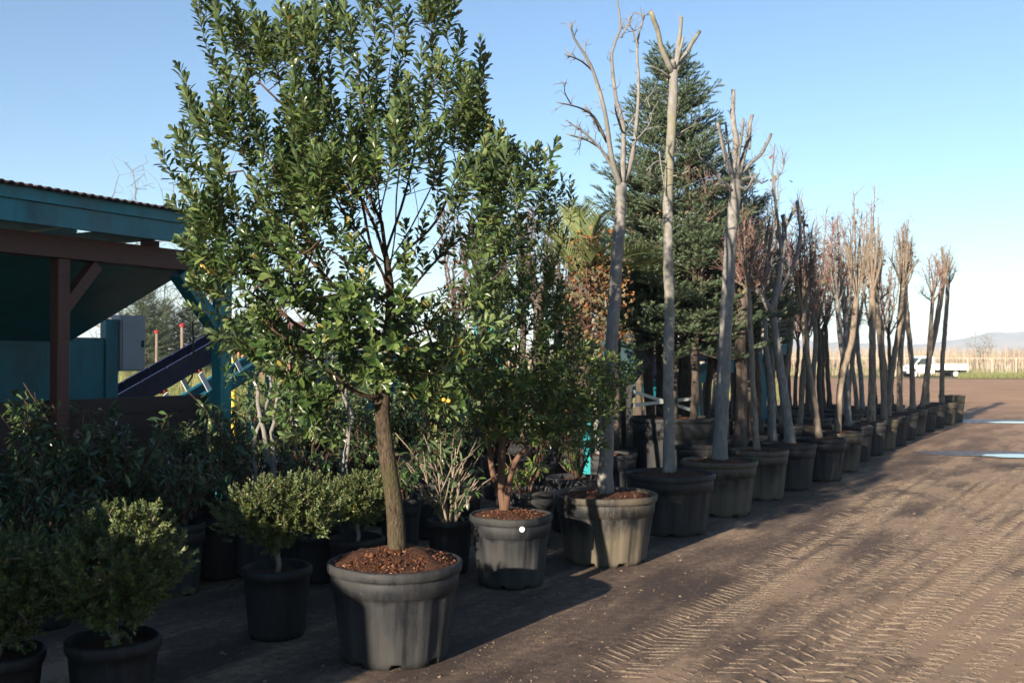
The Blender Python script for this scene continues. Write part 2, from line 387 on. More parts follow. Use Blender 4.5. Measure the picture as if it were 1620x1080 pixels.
def puddle_mat():
    m, nt, n, b = new_mat('still_water')
    b.inputs['Base Color'].default_value = (.05, .042, .035, 1); b.inputs['Roughness'].default_value = .03
    b.inputs['Specular IOR Level'].default_value = .9; b.inputs['IOR'].default_value = 1.5
    bump(nt, b, noise(nt, tcoord(nt), 7, 2), .02, .01); return m
def mudfilm_mat():
    m, nt, n, b = new_mat('wet_mud')
    b.inputs['Base Color'].default_value = (.075, .058, .048, 1); b.inputs['Specular IOR Level'].default_value = .5
    f = noise(nt, tcoord(nt), 6, 5, .7)
    nt.links.new(ramp(nt, f, [(.35, .3), (.65, .75)]), b.inputs['Roughness']); bump(nt, b, f, .5, .012); return m
WAT, WET = puddle_mat(), mudfilm_mat()
def blob(cx, cy, rx, ry, ang, z, seed, n=48, squeeze=0):
    a = np.arange(n) * 2 * math.pi / n; r = 1 + .24 * vnoise(np.cos(a) * 1.6 + seed * 5, np.sin(a) * 1.6, 1, seed) + .12 * vnoise(np.cos(a) * 4 + seed, np.sin(a) * 4, 1, seed + 3)
    x = np.cos(a) * rx * r; y = np.sin(a) * ry * r
    return [(cx + x[i] * math.cos(ang) - y[i] * math.sin(ang), cy + x[i] * math.sin(ang) + y[i] * math.cos(ang), z) for i in range(n)]
for nm, px, py, rx, ry, sd, mt, z in (('wet_mud', 1625, 719, 2.0, .5, 1, WET, .004), ('puddle', 1688, 722.5, 1.5, .34, 2, WAT, .008),
                                  ('wet_mud', 1650, 667, 3.0, .9, 3, WET, .004), ('puddle', 1665, 668.5, 1.5, .5, 4, WAT, .008)):
    c = G(px, py); pts = blob(c[0], c[1], rx, ry, -.12 if rx > 1 else .9, z, sd)
    obj(nm, mesh(nm, pts, [list(range(len(pts)))], mt), kind='structure')

def mountain_mat():
    m, nt, n, b = new_mat('far_mountain_slopes')
    pos = nt.nodes.new('ShaderNodeNewGeometry').outputs['Position']
    nt.links.new(ramp(nt, noise(nt, pos, .007, 7, .65), [(.35, (.2, .21, .2)), (.55, (.3, .25, .22)), (.72, (.5, .38, .33))]), b.inputs['Base Color'])
    b.inputs['Roughness'].default_value = 1; b.inputs['Specular IOR Level'].default_value = 0; return m
xs = np.linspace(-3200, 3400, 260); x2 = xs * 2
prof = (70 + 40 * vnoise(x2, 0 * xs, 900, 4) + 22 * vnoise(x2, 0 * xs, 300, 5) + 9 * vnoise(x2, 0 * xs, 90, 6) + 110 * np.clip((x2 - 1800) / 1100, 0, 1) ** 1.5 * (1 - .7 * np.clip((x2 - 3200) / 2500, 0, 1)) + 40 * np.exp(-((x2 - 1700) / 350) ** 2)) * .5
rows = []
for k, (dy, fz) in enumerate(((0, 0.), (130, .3), (260, .55), (400, .8), (500, 1.), (750, .7), (1100, 0.))):
    rows.append(np.stack([xs, 2500 + dy + 30 * vnoise(x2, xs * 0 + k * 7, 260, k), np.maximum(prof * fz + (fz > 0) * fz * 5 * vnoise(x2, xs * 0 + k, 140, k + 9), 0) - .5], -1))
V = np.concatenate(rows); nX = len(xs); I = (np.arange(len(rows) - 1)[:, None] * nX + np.arange(nX - 1)[None]).reshape(-1)
obj('mountains', mesh('mountains', V, np.stack([I, I + 1, I + nX + 1, I + nX], -1), mountain_mat(), smooth=True), kind='structure')

# tyre tread ridges pressed up in the drying mud
def lug_geo(c, d, L, wd, h):
    d = d / np.linalg.norm(d); q = np.array((-d[1], d[0], 0)); z = np.array((0, 0, 1.))
    e = d * L / 2; s = q * wd / 2; lo = -z * .012
    bow = q * random.uniform(-.004, .004)
    return np.array([c - e - s * .6 + lo, c - e + s * .6 + lo, c + bow - s + lo, c + bow + s + lo, c + e - s * .6 + lo, c + e + s * .6 + lo,
                     c - e * .9 + z * h * .55, c + bow + z * h, c + e * .88 + z * h * .5])
LF = [[0, 2, 7, 6], [2, 4, 8, 7], [3, 1, 6, 7], [5, 3, 7, 8], [1, 0, 6], [4, 5, 8]]
tracks = [  # photo pixels on the centre line, spacing, arm length, arm width, arm angle, height, share kept
    ((1310, 1040), (1600, 838), .150, .21, .026, 34, .012, 1.0), ((1205, 1070), (1545, 830), .15, .17, .02, 34, .008, .8),
    ((1060, 1010), (1391, 803), .072, .21, .016, 28, .007, .85), ((985, 1040), (1340, 815), .08, .15, .014, 24, .006, .45),
    ((1392, 1075), (1625, 900), .11, .2, .022, 36, .010, 1.0), ((1478, 1078), (1650, 945), .10, .2, .02, 32, .009, .95),
    ((1130, 1060), (1500, 800), .085, .16, .016, 30, .006, .65), ((1450, 960), (1640, 812), .085, .19, .018, 36, .008, .95),
    ((1560, 1078), (1690, 950), .11, .2, .02, 34, .009, .9), ((1080, 1078), (1420, 870), .12, .15, .015, 36, .006, .4),
    ((1500, 860), (1660, 745), .10, .18, .018, 32, .008, .8), ((1250, 868), (1480, 748), .09, .2, .016, 30, .006, .6), ((1400, 880), (1560, 770), .09, .2, .016, 32, .006, .7),
    ((1720, 1070), (1830, 940), .11, .2, .02, 34, .009, .9), ((1850, 1060), (1930, 940), .1, .2, .02, 32, .009, .85), ((1760, 960), (1860, 850), .1, .19, .018, 34, .008, .7), ((2050, 1060), (2080, 940), .12, .2, .02, 34, .009, .8)]
Vs, Fs, n0, var = [], [], 0, []
for (a, b_, sp, L, wd, ang, h, keep) in tracks:
    A = G(*a); B = G(*b_); t = norm(B - A); r = np.array((t[1], -t[0], 0)); A = A - t * 1.2
    total = np.linalg.norm(B - A) + (6 if sp > .09 else 3); u = 0; ph = random.random() * 9
    while u < total:
        for sg in (-1, 1):
            c = A + t * (u + (sp * .5 if sg > 0 else 0)) + r * sg * (L * .5 + .012) + r * .03 * math.sin(u * .5 + ph)
            loc = vnoise(c[0], c[1], .55, 8) * .5 + .5
            if random.random() < (keep if keep > .9 else keep * (.35 + 1.3 * loc)) and loc > .22 - .1 * keep:
                d = r * sg * math.cos(math.radians(ang + random.gauss(0, 1.6))) + t * math.sin(math.radians(ang))
                cc = c + d * L * .0; cc[2] = float(gheight(cc[0], cc[1]))
                LL = L * random.uniform(.86, 1.04)
                Vs.append(lug_geo(cc + r * sg * (LL - L) * .3, d, LL, wd * random.uniform(.85, 1.25), h * random.uniform(.8, 1.4)))
                Fs += [[i + n0 for i in f] for f in LF]; n0 += 9; var += [random.random()] * 6
        u += sp * random.uniform(.97, 1.03)
M['tread'] = clod_mat('pale_dried_mud', [(0, (.23, .178, .134)), (.6, (.33, .257, .19)), (1., (.42, .33, .245))])
tr = obj('tyre_tread_ridges', None or mesh('tyre_tread_ridges', np.concatenate(Vs), Fs, M['tread'], smooth=True), kind='stuff')
tr['label'] = 'pale chevron ridges of dried mud left by tractor tyres'; tr['category'] = 'tyre tracks'

_oct = norm(np.array([(1, 0, 0), (-1, 0, 0), (0, 1, 0), (0, -1, 0), (0, 0, 1), (0, 0, -1), (.6, .6, .5), (-.6, .6, .4), (-.5, -.6, .6), (.6, -.5, .5)], float))
_octf = [[0, 2, 6], [2, 4, 6], [4, 0, 6], [2, 1, 7], [1, 4, 7], [4, 2, 7], [1, 3, 8], [3, 4, 8], [4, 1, 8], [3, 0, 9], [0, 4, 9], [4, 3, 9], [2, 0, 5], [1, 2, 5], [3, 1, 5], [0, 3, 5]]
def lumps(P_, S_, flat=.7):
    n = len(P_); rs = RNG.random((n, 10, 1)) * .5 + .75
    R_ = RNG.normal(size=(n, 3, 3)); Q = np.linalg.qr(R_)[0]
    V = np.einsum('nij,kj->nki', Q, _oct) * rs * S_[:, None, None]; V[..., 2] *= flat
    V += P_[:, None]
    F = (np.array(_octf)[None] + np.arange(n)[:, None, None] * 10).reshape(-1, 3)
    return V.reshape(-1, 3), F, np.repeat(RNG.random(n), 16)
n = 13000
d = 4.3 + 13 * RNG.random(n) ** 1.7; px = RNG.uniform(200, 1640, n)
pp = np.stack([(px - CX) / FPX * d, d, 0 * d], -1); pp[:, 2] = gheight(pp[:, 0], pp[:, 1])
S = .0025 + .0055 * RNG.random(n) ** 3 + .009 * (RNG.random(n) > .985)
V, F, va = lumps(pp, S, .7)
o = obj('ground_crumbs', mesh('ground_crumbs', V, F, M['pebble'], va), kind='stuff'); o['label'] = 'small stones and mud crumbs scattered over the dirt yard'; o['category'] = 'crumbs'

# ------------------------------------------------------------------ leaves
def leaf_template(kind):
    if kind == 'obovate':   # length 1 along +Y
        V = [(0, 0, 0), (0, .5, -.02), (0, .85, .0), (0, 1, -.03), (-.13, .4, .05), (.13, .4, .05), (-.21, .74, .06), (.21, .74, .06)]
        F4 = [[0, 1, 4, 4], [0, 5, 1, 1]]
        F = [[0, 1, 4], [0, 5, 1], [4, 1, 2, 6], [1, 5, 7, 2], [6, 2, 3], [2, 7, 3]]
    elif kind == 'elliptic':
        V = [(0, 0, 0), (0, .45, -.03), (0, .8, -.05), (0, 1.02, -.16), (-.15, .38, .04), (.15, .38, .04), (-.13, .72, .0), (.13, .72, .0)]
        F = [[0, 1, 4], [0, 5, 1], [4, 1, 2, 6], [1, 5, 7, 2], [6, 2, 3], [2, 7, 3]]
    elif kind == 'box':
        V = [(0, 0, 0), (-.27, .5, .06), (.27, .5, .06), (0, 1, 0), (0, .5, -.03)]
        F = [[0, 4, 1], [0, 2, 4], [1, 4, 3], [4, 2, 3]]
    elif kind == 'blade':
        V = [(-.5, 0, 0), (.5, 0, 0), (0, 1, 0)]; F = [[0, 1, 2]]
    elif kind == 'maple':
        V = [(0, 0, 0), (-.45, .25, .12), (-.2, .45, 0), (-.4, .8, .1), (0, 1, -.1), (.4, .8, .12), (.2, .45, 0), (.45, .25, .05)]
        F = [[0, 2, 1], [0, 6, 4, 2], [2, 4, 3], [6, 5, 4], [0, 7, 6]]
    return np.array(V, float), F
_tmpl = {k: leaf_template(k) for k in ('obovate', 'elliptic', 'box', 'blade', 'maple')}
def frames(D, Nh):
    D = norm(D); Z_ = Nh - (Nh * D).sum(-1, keepdims=True) * D; Z_ = norm(Z_); X_ = np.cross(D, Z_)
    return np.stack([X_, D, Z_], -1)       # columns
def leaf_mesh(name, kind, pos, R, size, var, mat, wscale=1.0):
    T, F = _tmpl[kind]; T = T.copy(); n = len(pos)
    sz = np.asarray(size)[:, None] * np.array((1, 1, 1))[None]
    V = np.einsum('nij,nkj->nki', R, T[None] * np.array((wscale, 1, 1)) * np.asarray(size)[:, None, None]) + pos[:, None]
    k = len(T); groups = {}
    for f in F: groups.setdefault(len(f), []).append(f)
    FF = []; va = []
    for L, g_ in groups.items():
        FF.append((np.array(g_)[None] + np.arange(n)[:, None, None] * k).reshape(-1, L)); va.append(np.repeat(var, len(g_)))
    return mesh(name, V.reshape(-1, 3), FF, mat, np.concatenate(va))
def leaf_objects(name, kind, pos, R, size, var, mat, root, wscale=1.0, nv=6):
    """single leaves as objects that share a few meshes"""
    T, F = _tmpl[kind]; q = np.quantile(var, (np.arange(nv) + .5) / nv)
    ms = [mesh(name, T * np.array((wscale, 1, 1)), F, mat, [v] * len(F)) for v in q]
    for i in range(len(pos)):
        m_ = ms[int(np.argmin(abs(q - var[i])))]
        o = bpy.data.objects.new(name, m_); COL.objects.link(o); o.parent = root
        mt = np.eye(4); mt[:3, :3] = R[i] * size[i]; mt[:3, 3] = pos[i]
        o.matrix_basis = Matrix(mt.tolist())
def shoot_leaves(base, axis_, L, n, size, a0=68, a1=25, start=.1, sag=0., nh=None, rng=RNG, jit=.25):
    t = start + (1 - start) * (np.arange(n) + .5) / n; az = np.arange(n) * 2.39996 + rng.random() * 6
    axis_ = norm(axis_); ref = np.array((0, 0, 1.)) if abs(axis_[2]) < .9 else np.array((1., 0, 0))
    u = norm(np.cross(axis_, ref)); v = np.cross(axis_, u)
    al = np.radians(a0 + (a1 - a0) * t ** 1.5 + rng.normal(0, 9, n))
    U = u[None] * np.cos(az)[:, None] + v[None] * np.sin(az)[:, None]
    D = axis_[None] * np.cos(al)[:, None] + U * np.sin(al)[:, None] + rng.normal(0, jit * .5, (n, 3)); D[:, 2] -= sag
    pos = base[None] + axis_[None] * (t * L)[:, None]
    Nh = (axis_[None] if nh is None else np.asarray(nh, float)[None]) + rng.normal(0, jit, (n, 3))
    s = size * (.7 + .5 * rng.random(n)) * (1 - .35 * np.clip((t - .75) / .25, 0, 1))
    return pos, frames(D, Nh), s

# ------------------------------------------------------------------ branching trees
class Tree:
    def __init__(s, cap=30000): s.p = np.zeros((cap, 3)); s.par = np.full(cap, -1); s.d = np.zeros((cap, 3)); s.n = 0; s.trunk = 0
    def node(s, p, par):
        i = s.n; s.p[i] = p; s.par[i] = par
        s.d[i] = norm(p - s.p[par]) if par >= 0 else (0, 0, 1); s.n += 1; return i
    def path(s, pts, par=-1, step=.1):
        q = spline(pts, step); ids = []
        if par >= 0: q = q[1:]
        for x in q: par = s.node(x, par); ids.append(par)
        return ids
    def limb(s, pts, step=.1):
        pts = np.asarray(pts, float); j = int(np.argmin(np.linalg.norm(s.p[:s.n] - pts[0], axis=1)))
        pts = pts.copy(); pts[0] = s.p[j]; return s.path(pts, j, step)
    def reach(s, a, lo=0, step=.09, up=.5, jit=.012, turn=.5, rng=RNG):
        d = a[None] - s.p[lo:s.n]; L = np.linalg.norm(d, axis=1) + 1e-6
        c = (d * s.d[lo:s.n]).sum(1) / L
        j = int(np.argmin(L * (1 + turn - turn * c))) + lo; dist = float(L[j - lo])
        dh = d[j - lo] / dist
        t0 = norm(s.d[j] * .7 + dh) * dist; t1 = norm(dh + np.array((0, 0, up))) * dist * .9
        k = max(1, int(dist / step)); par = j; p0 = s.p[j].copy()
        for i in range(1, k + 1):
            t = i / k; h = (2 * t ** 3 - 3 * t * t + 1) * p0 + (t ** 3 - 2 * t * t + t) * t0 + (-2 * t ** 3 + 3 * t * t) * a + (t ** 3 - t * t) * t1
            if i < k: h = h + rng.normal(0, jit, 3)
            par = s.node(h, par)
        return par
    def radii(s, base, tip):
        acc = np.zeros(s.n); has = np.zeros(s.n, bool)
        for i in range(s.n - 1, -1, -1):
            if not has[i]: acc[i] += 1
            if s.par[i] >= 0: acc[s.par[i]] += acc[i]; has[s.par[i]] = True
        e = math.log(max(base / tip, 1.01)) / max(math.log(acc[0]), .1)
        s.acc = acc; s.r = tip * acc ** e; return s.r
    def meshes(s, rmin=0, k_trunk=14):
        """(trunk V,F) and (branches V,F)"""
        kids = [[] for _ in range(s.n)]
        for i in range(s.n):
            if s.par[i] >= 0: kids[s.par[i]].append(i)
        starts = [(0, -1)]; out = []
        while starts:
            i, par = starts.pop(); ch = [par] if par >= 0 else []
            while True:
                ch.append(i)
                if not kids[i]: break
                ks = sorted(kids[i], key=lambda q: -s.acc[q])
                for q in ks[1:]: starts.append((q, i))
                i = ks[0]
            out.append(ch)
        res = [[], []]; cnt = [0, 0]
        Vs = [[], []]; Fs = [[], []]
        for ci, ch in enumerate(out):
            pts = s.p[ch]; r = s.r[ch].copy()
            if len(ch) < 2: continue
            if ci: r[0] = r[1]
            k = k_trunk if ci == 0 else (8 if r[0] > .015 else 5 if r[0] > .006 else 3)
            V, F = tube_geo(pts, r, k); g_ = 0 if ci == 0 else 1
            tipv = pts[-1] + (pts[-1] - pts[-2]) * .02
            V = np.vstack([V, tipv]); e = len(V) - 1 - k
            Fc = np.stack([e + np.arange(k), e + (np.arange(k) + 1) % k, np.full(k, len(V) - 1)], -1)
            Vs[g_].append(V); Fs[g_].append((F + cnt[g_], Fc + cnt[g_])); cnt[g_] += len(V)
        for g_ in (0, 1):
            if Vs[g_]: res[g_] = (np.concatenate(Vs[g_]), [np.concatenate([a for a, b in Fs[g_]]), np.concatenate([b for a, b in Fs[g_]])])
        return res
    def build(s, root, mt_trunk, mt_br, names=('trunk', 'branches'), k_trunk=14):
        a, b = s.meshes(k_trunk=k_trunk)
        if len(a): obj(names[0], mesh(names[0], a[0], a[1], mt_trunk, smooth=True), root)
        if len(b): obj(names[1], mesh(names[1], b[0], b[1], mt_br, smooth=True), root)

# ------------------------------------------------------------------ pots
def pot_mesh(name, R, H, mat, flutes=14, rb=.79, seed=0, fl=.03, holes=True, k=144, hoop=True, smooth_pot=False):
    rnd = random.Random(seed); a = np.arange(k) * 2 * math.pi / k
    flute = np.clip(np.sin(a * flutes) * 4.5, -1, 1) * .5 - .35
    hole = np.zeros(k)
    if holes:
        for h in range(8):
            c = (h + .5) * 2 * math.pi / 8; hole[np.abs(((a - c + math.pi) % (2 * math.pi)) - math.pi) < .09] = 1
    prof = []   # (z, r, flute amount, hole amount)
    def r_at(z): return R * (rb + (.955 - rb) * (z / H) ** .9)
    prof += [(0, r_at(0) - .006, .35, 1), (.03, r_at(0), .5, 0), (.04, r_at(.03), .7, 0)]
    zl = H * .715
    for t in (.1, .3, .5, .68, .8, .9, .96): prof.append((.042 + (zl - .042) * t, r_at(zl * t), 1 if not smooth_pot else .1, 0))
    if hoop: prof += [(zl, r_at(zl) + .002, .2, 0), (zl + .006, r_at(zl) + .011, 0, 0), (H - .066, r_at(H - .06) + .009, 0, 0), (H - .058, r_at(H - .055) + .003, 0, 0)]
    else: prof += [(zl, r_at(zl), .1, 0), (H - .06, r_at(H - .06), 0, 0)]
    prof += [(H - .052, R - .004, 0, 0), (H - .045, R, 0, 0), (H - .008, R + .002, 0, 0), (H, R - .005, 0, 0), (H, R - .017, 0, 0), (H - .012, R - .024, 0, 0), (H - .12, R * .93 - .03, 0, 0)]
    V = []; w1, w2 = rnd.random() * 6, rnd.random() * 6
    for z, r, f, h in prof:
        rr = r + flute * f * fl * R + .004 * np.sin(2 * a + w1) * z / H + .002 * np.sin(5 * a + w2) * z / H
        zz = z + hole * h * .026 + .003 * np.sin(3 * a + w2) * (z / H) ** 2
        V.append(np.stack([rr * np.cos(a), rr * np.sin(a), zz], -1))
    n = len(prof); I = (np.arange(n - 1)[:, None] * k); J = np.arange(k)[None]; J2 = (J + 1) % k
    F = np.stack([I + J, I + J2, I + k + J2, I + k + J], -1).reshape(-1, 4)
    V = np.vstack(V + [np.array([[0, 0, .022]])]); c = len(V) - 1
    F2 = np.stack([(np.arange(k) + 1) % k, np.arange(k), np.full(k, c)], -1)
    me = mesh(name, V, [F, F2], mat, smooth=True)
    return me
def soil_mesh(name, R, z, mound, mat, seed=0, k=72, rings=26):
    a = np.arange(k) * 2 * math.pi / k; V = [[0, 0, z + mound]]
    for i in range(1, rings + 1):
        t = i / rings; r = R * t; x = r * np.cos(a); y = r * np.sin(a)
        zz = z + mound * (1 - t ** 1.8) + (vnoise(x, y, .09, seed) * .014 + vnoise(x, y, .035, seed + 1) * .009) * (1 - t ** 8)
        V += np.stack([x, y, zz], -1).tolist()
    V = np.array(V); i = np.arange(rings - 1)[:, None] * k + 1; j = np.arange(k)[None]; j2 = (j + 1) % k
    F = np.stack([i + j, i + j2, i + k + j2, i + k + j], -1)[:, :, ::1].reshape(-1, 4)
    F0 = np.stack([np.zeros(k, int), 1 + np.arange(k), 1 + (np.arange(k) + 1) % k], -1)
    return mesh(name, V, [F[:, [0, 3, 2, 1]][:, ::-1], F0], mat, smooth=True)
def clods(root, R, z, mound, n, seed=0):
    t = np.sqrt(RNG.random(n)) * .97; a = RNG.random(n) * 6.2832
    p = np.stack([R * t * np.cos(a), R * t * np.sin(a), z + mound * (1 - t ** 1.8) + .002], -1)
    S = .002 + .006 * RNG.random(n) ** 2.5 + .009 * (RNG.random(n) > .975)
    V, F, va = lumps(p, S, .8); o = obj('soil_clods', mesh('soil_clods', V, F, M['clod'], va), root, kind='stuff')
_cache = {}
def add_pot(root, R, H, mat='pot', seed=0, mound=.03, nclod=0, drop=.03, flutes=14, **kw):
    key = (round(R, 3), round(H, 3), mat, seed % 3, flutes, tuple(kw.items()))
    if key not in _cache: _cache[key] = (pot_mesh('pot', R, H, M[mat], flutes, seed=seed, **kw), soil_mesh('soil', R - .024, H - drop, mound, M['soil'], seed))
    p = obj('pot', _cache[key][0], root); p.rotation_euler = (0, 0, random.random() * 6)
    obj('soil', _cache[key][1], root)
    if nclod: clods(root, R - .03, H - drop, mound, nclod, seed)
    return p

# ------------------------------------------------------------------ leafy trees shaped by their outline and depth
def in_poly(x, y, poly):
    c = False; n = len(poly)
    for i in range(n):
        x1, y1 = poly[i]; x2, y2 = poly[i - 1]
        if (y1 > y) != (y2 > y) and x < (x2 - x1) * (y - y1) / (y2 - y1) + x1: c = not c
    return c
def crown_points(poly, d0, n, depth=.85, keep=None, rng=random, mind=0.):
    xs = [p[0] for p in poly]; ys = [p[1] for p in poly]; out = []; tries = 0
    spans = {}
    def span(y):
        k = int(y // 12)
        if k not in spans:
            ins = [x for x in np.arange(min(xs), max(xs), 6) if in_poly(x, y, poly)]
            spans[k] = (min(ins), max(ins)) if ins else (min(xs), max(xs))
        return spans[k]
    while len(out) < n and tries < n * 60:
        tries += 1; x = rng.uniform(min(xs), max(xs)); y = rng.uniform(min(ys), max(ys))
        if not in_poly(x, y, poly): continue
        a, b = span(y); hw = max((b - a) / 2, 20) / FPX * d0; u = (x - (a + b) / 2) / max((b - a) / 2, 20)
        dy = rng.uniform(-1, 1) * hw * depth * math.sqrt(max(0, 1 - u * u) * .95 + .05)
        if keep and rng.random() > keep(x, y, dy / max(hw, .01)): continue
        q = P(x, y, d0 + dy)
        if mind and out and min(np.linalg.norm(np.array(out) - q, axis=1)) < mind: continue
        out.append(q)
    return np.array(out)
def split_leaves(root, kind, L, mat, nsolo, name_mass, wscale, vbias=0., solo_name='leaf'):
    pos = np.concatenate([a for a, _, _ in L]); R = np.concatenate([b for _, b, _ in L]); s = np.concatenate([c for _, _, c in L])
    base = np.array(root.location)
    v = np.clip(RNG.random(len(pos)) * .9 + vbias, 0, .94); v[RNG.random(len(pos)) > .985] = 1.
    keep_lo = pos[:, 2] + base[2] > .02
    pos, R, s, v = pos[keep_lo], R[keep_lo], s[keep_lo], v[keep_lo]
    order = np.argsort((pos[:, 1] + base[1]) - s * 4)
    solo = order[:nsolo]; rest = order[nsolo:]
    if nsolo: leaf_objects(solo_name, kind, pos[solo], R[solo], s[solo], v[solo], mat, root, wscale)
    if len(rest):
        o = obj(name_mass, leaf_mesh(name_mass, kind, pos[rest], R[rest], s[rest], v[rest], mat, wscale), root, kind='stuff')

# --- the big broad-leaved tree in the nearest pot
c1 = at(626, 5.45)
t1 = thing('potted_evergreen_tree', 'tall broad evergreen tree with thick mossy trunk in the large grey-black fluted pot', 'potted tree', c1)
add_pot(t1, .365, .515, 'pot', 1, .075, 2600, .012, 13)
L_ = lambda pts, d, dd=0: np.array([P(x, y, d + dd * i / max(1, len(pts) - 1)) for i, (x, y) in enumerate(pts)]) - c1
tr = Tree(); trunk = L_([(628, 866), (624, 800), (613, 725), (605, 650), (608, 600), (614, 540), (618, 470), (610, 400), (600, 320), (592, 235)], 5.45)
tr.path(trunk, step=.06)
fork = 8
for pts, dd in (([(604, 640), (560, 618), (505, 570), (430, 520), (380, 470)], -.5), ([(612, 545), (560, 490), (500, 420), (430, 350), (385, 270)], .1),
                ([(616, 500), (665, 440), (720, 385), (800, 335)], .35), ([(618, 530), (665, 525), (710, 470), (770, 430), (850, 400)], -.35),
                ([(612, 420), (570, 380), (525, 300), (480, 200)], -.4), ([(608, 400), (640, 310), (665, 200), (690, 120)], .2),
                ([(606, 640), (575, 640), (530, 630), (490, 640)], -.75), ([(608, 610), (650, 590), (690, 590), (720, 560)], -.7),
                ([(600, 350), (560, 250), (545, 120)], .35), ([(616, 490), (600, 420), (545, 340), (430, 230)], .8), ([(614, 450), (680, 400), (740, 300), (760, 200)], .6),
                ([(612, 420), (650, 360), (700, 260)], -.5), ([(617, 480), (575, 440), (530, 400), (470, 380), (420, 400)], -.6), ([(614, 450), (590, 400), (575, 330), (560, 260)], -.3), ([(618, 470), (650, 420), (662, 350), (650, 270)], -.45),
                ([(616, 500), (655, 470), (700, 455), (750, 410)], -.6), ([(616, 440), (640, 400), (690, 350), (725, 270)], -.2), ([(614, 470), (570, 450), (510, 470), (430, 440)], -.2), ([(612, 430), (625, 370), (628, 300), (640, 220)], -.6), ([(690, 500), (740, 470), (830, 400), (900, 330)], -.2), ([(610, 560), (560, 540), (480, 520), (400, 450)], -.2),
                ([(617, 510), (690, 520), (740, 540), (770, 520)], .5), ([(612, 410), (585, 340), (520, 240), (410, 130)], .1), ([(600, 330), (620, 240), (615, 120)], -.1)):
    tr.limb(L_(pts, 5.45, dd), .07)
poly1 = [(305, -20), (335, -30), (360, 60), (400, 40), (440, 60), (455, 30), (495, 60), (505, -30), (600, -60), (625, 40), (680, 20), (715, 40), (722, 110), (752, 120), (770, 95), (775, 130),
         (757, 250), (800, 262), (845, 285), (848, 330), (885, 310), (905, 305), (890, 360), (845, 410), (800, 450), (780, 520), (735, 560), (715, 600), (725, 660), (660, 650), (640, 600), (560, 610), (520, 640),
         (530, 700), (450, 705), (445, 670), (480, 610), (400, 560), (345, 500), (300, 430), (300, 400), (325, 345), (280, 300), (275, 250), (300, 230), (280, 170), (300, 160), (340, 195), (350, 150), (325, 70)]
def keep1(x, y, d):
    e = ((x - 620) / 120) ** 2 + ((y - 410) / 85) ** 2
    k = (.5 if d > 0 else .22) if e < 1 and y < 500 else 1
    if y < 230: k *= .6
    g_ = float(vnoise(x, y + d * 60, 62, 7)) + .5 * float(vnoise(x, y - d * 40, 30, 9))
    k *= min(1, max(.12 if x < 620 else .34, .7 + 1.15 * g_))
    if y > 470: k = min(1, k * 1.9)
    if y > 500 and d > .2: k *= .6
    return k
att = crown_points(poly1, 5.45, 850, .85, keep1, mind=.04) - c1
sk = tr.p[8:tr.n].copy(); att = att[np.argsort([np.linalg.norm(sk - a, axis=1).min() for a in att])]
L1 = []; ctr = P(610, 470, 5.45) - c1
n_lo = int(np.argmin(np.linalg.norm(tr.p[:40] - trunk[3], axis=1)))
for a in att:
    i = tr.reach(a, n_lo, .07, .6, .009)
    hgt = (a[2] - ctr[2]); out = norm(a - ctr)
    upw = np.clip(.45 + hgt * .9, .25, 2.2)
    ax = norm(np.array((0, 0, upw)) + out * .55 + RNG.normal(0, .18, 3))
    if hgt < -.1: ax = norm(out * np.array((1, 1, .2)) + np.array((0, 0, .35)) + RNG.normal(0, .3, 3))
    L = random.uniform(.10, .2) + (.14 * random.random() if hgt > .25 else 0)
    tipn = i
    for q in (.5, 1.): tipn = tr.node(a + ax * L * q, tipn)
    nl = int(L / .0074) + 7
    if hgt < -.1: nl = int(nl * .75)
    L1.append(shoot_leaves(a, ax, L, nl, .068 if hgt > -.1 else .074, 72, 28, -.15))
tr.radii(.062, .0021)
tr.r *= .64; tr.r[:16] *= np.linspace(1.28, 1, 16)
tr.build(t1, M['bark_green'], M['bark_brown'], k_trunk=20)
split_leaves(t1, 'obovate', L1, M['leaf_glossy'], 300, 'foliage', .98)
for px, py in ((702, 632), (710, 634)):
    mb = MB(); V, F, va = lumps(np.zeros((1, 3)), np.array([.011]), 1.0)
    a = np.arange(10); 
    me = bpy.data.meshes.new('fruit'); import bmesh
    bm = bmesh.new(); bmesh.ops.create_icosphere(bm, subdivisions=2, radius=.0105); bm.to_mesh(me); bm.free(); me.materials.append(M['fruit'])
    obj('fruit', me, t1, P(px, py, 5.0) - c1)

# --- second, shorter tree with three red-brown stems
c2 = at(808, 7.2)
t2 = thing('potted_multi_stem_tree', 'leafy evergreen with three bare red-brown stems in medium black pot with round white sticker', 'potted tree', c2)
add_pot(t2, .3, .5, 'pot', 2, .04, 1300, .02, 12)
L2f = lambda pts, d, dd=0: np.array([P(x, y, d + dd * i / max(1, len(pts) - 1)) for i, (x, y) in enumerate(pts)]) - c2
tr = Tree(); main = L2f([(798, 818), (793, 770), (795, 700), (800, 640), (815, 570), (820, 500), (845, 420), (870, 350)], 7.2)
tr.path(main, step=.07); stems2 = []
for pts, dd in (([(806, 822), (795, 790), (780, 750), (772, 690), (760, 620), (745, 540), (740, 470)], .25), ([(822, 815), (805, 770), (815, 730), (850, 690), (890, 640), (930, 600), (965, 590)], -.3),
                ([(795, 700), (770, 650), (725, 600), (705, 560)], -.3), ([(800, 640), (850, 600), (890, 540), (900, 480)], .3), ([(810, 700), (850, 700), (900, 700), (930, 690)], -.3)):
    stems2.append(tr.limb(L2f(pts, 7.2, dd), .07))
poly2 = [(685, 610), (695, 530), (730, 480), (790, 450), (845, 430), (855, 330), (880, 300), (900, 320), (905, 360), (885, 400), (880, 470), (905, 540), (950, 560), (980, 590), (985, 615), (960, 640), (945, 690), (930, 725), (895, 715), (890, 680), (840, 705), (780, 690), (720, 690)]
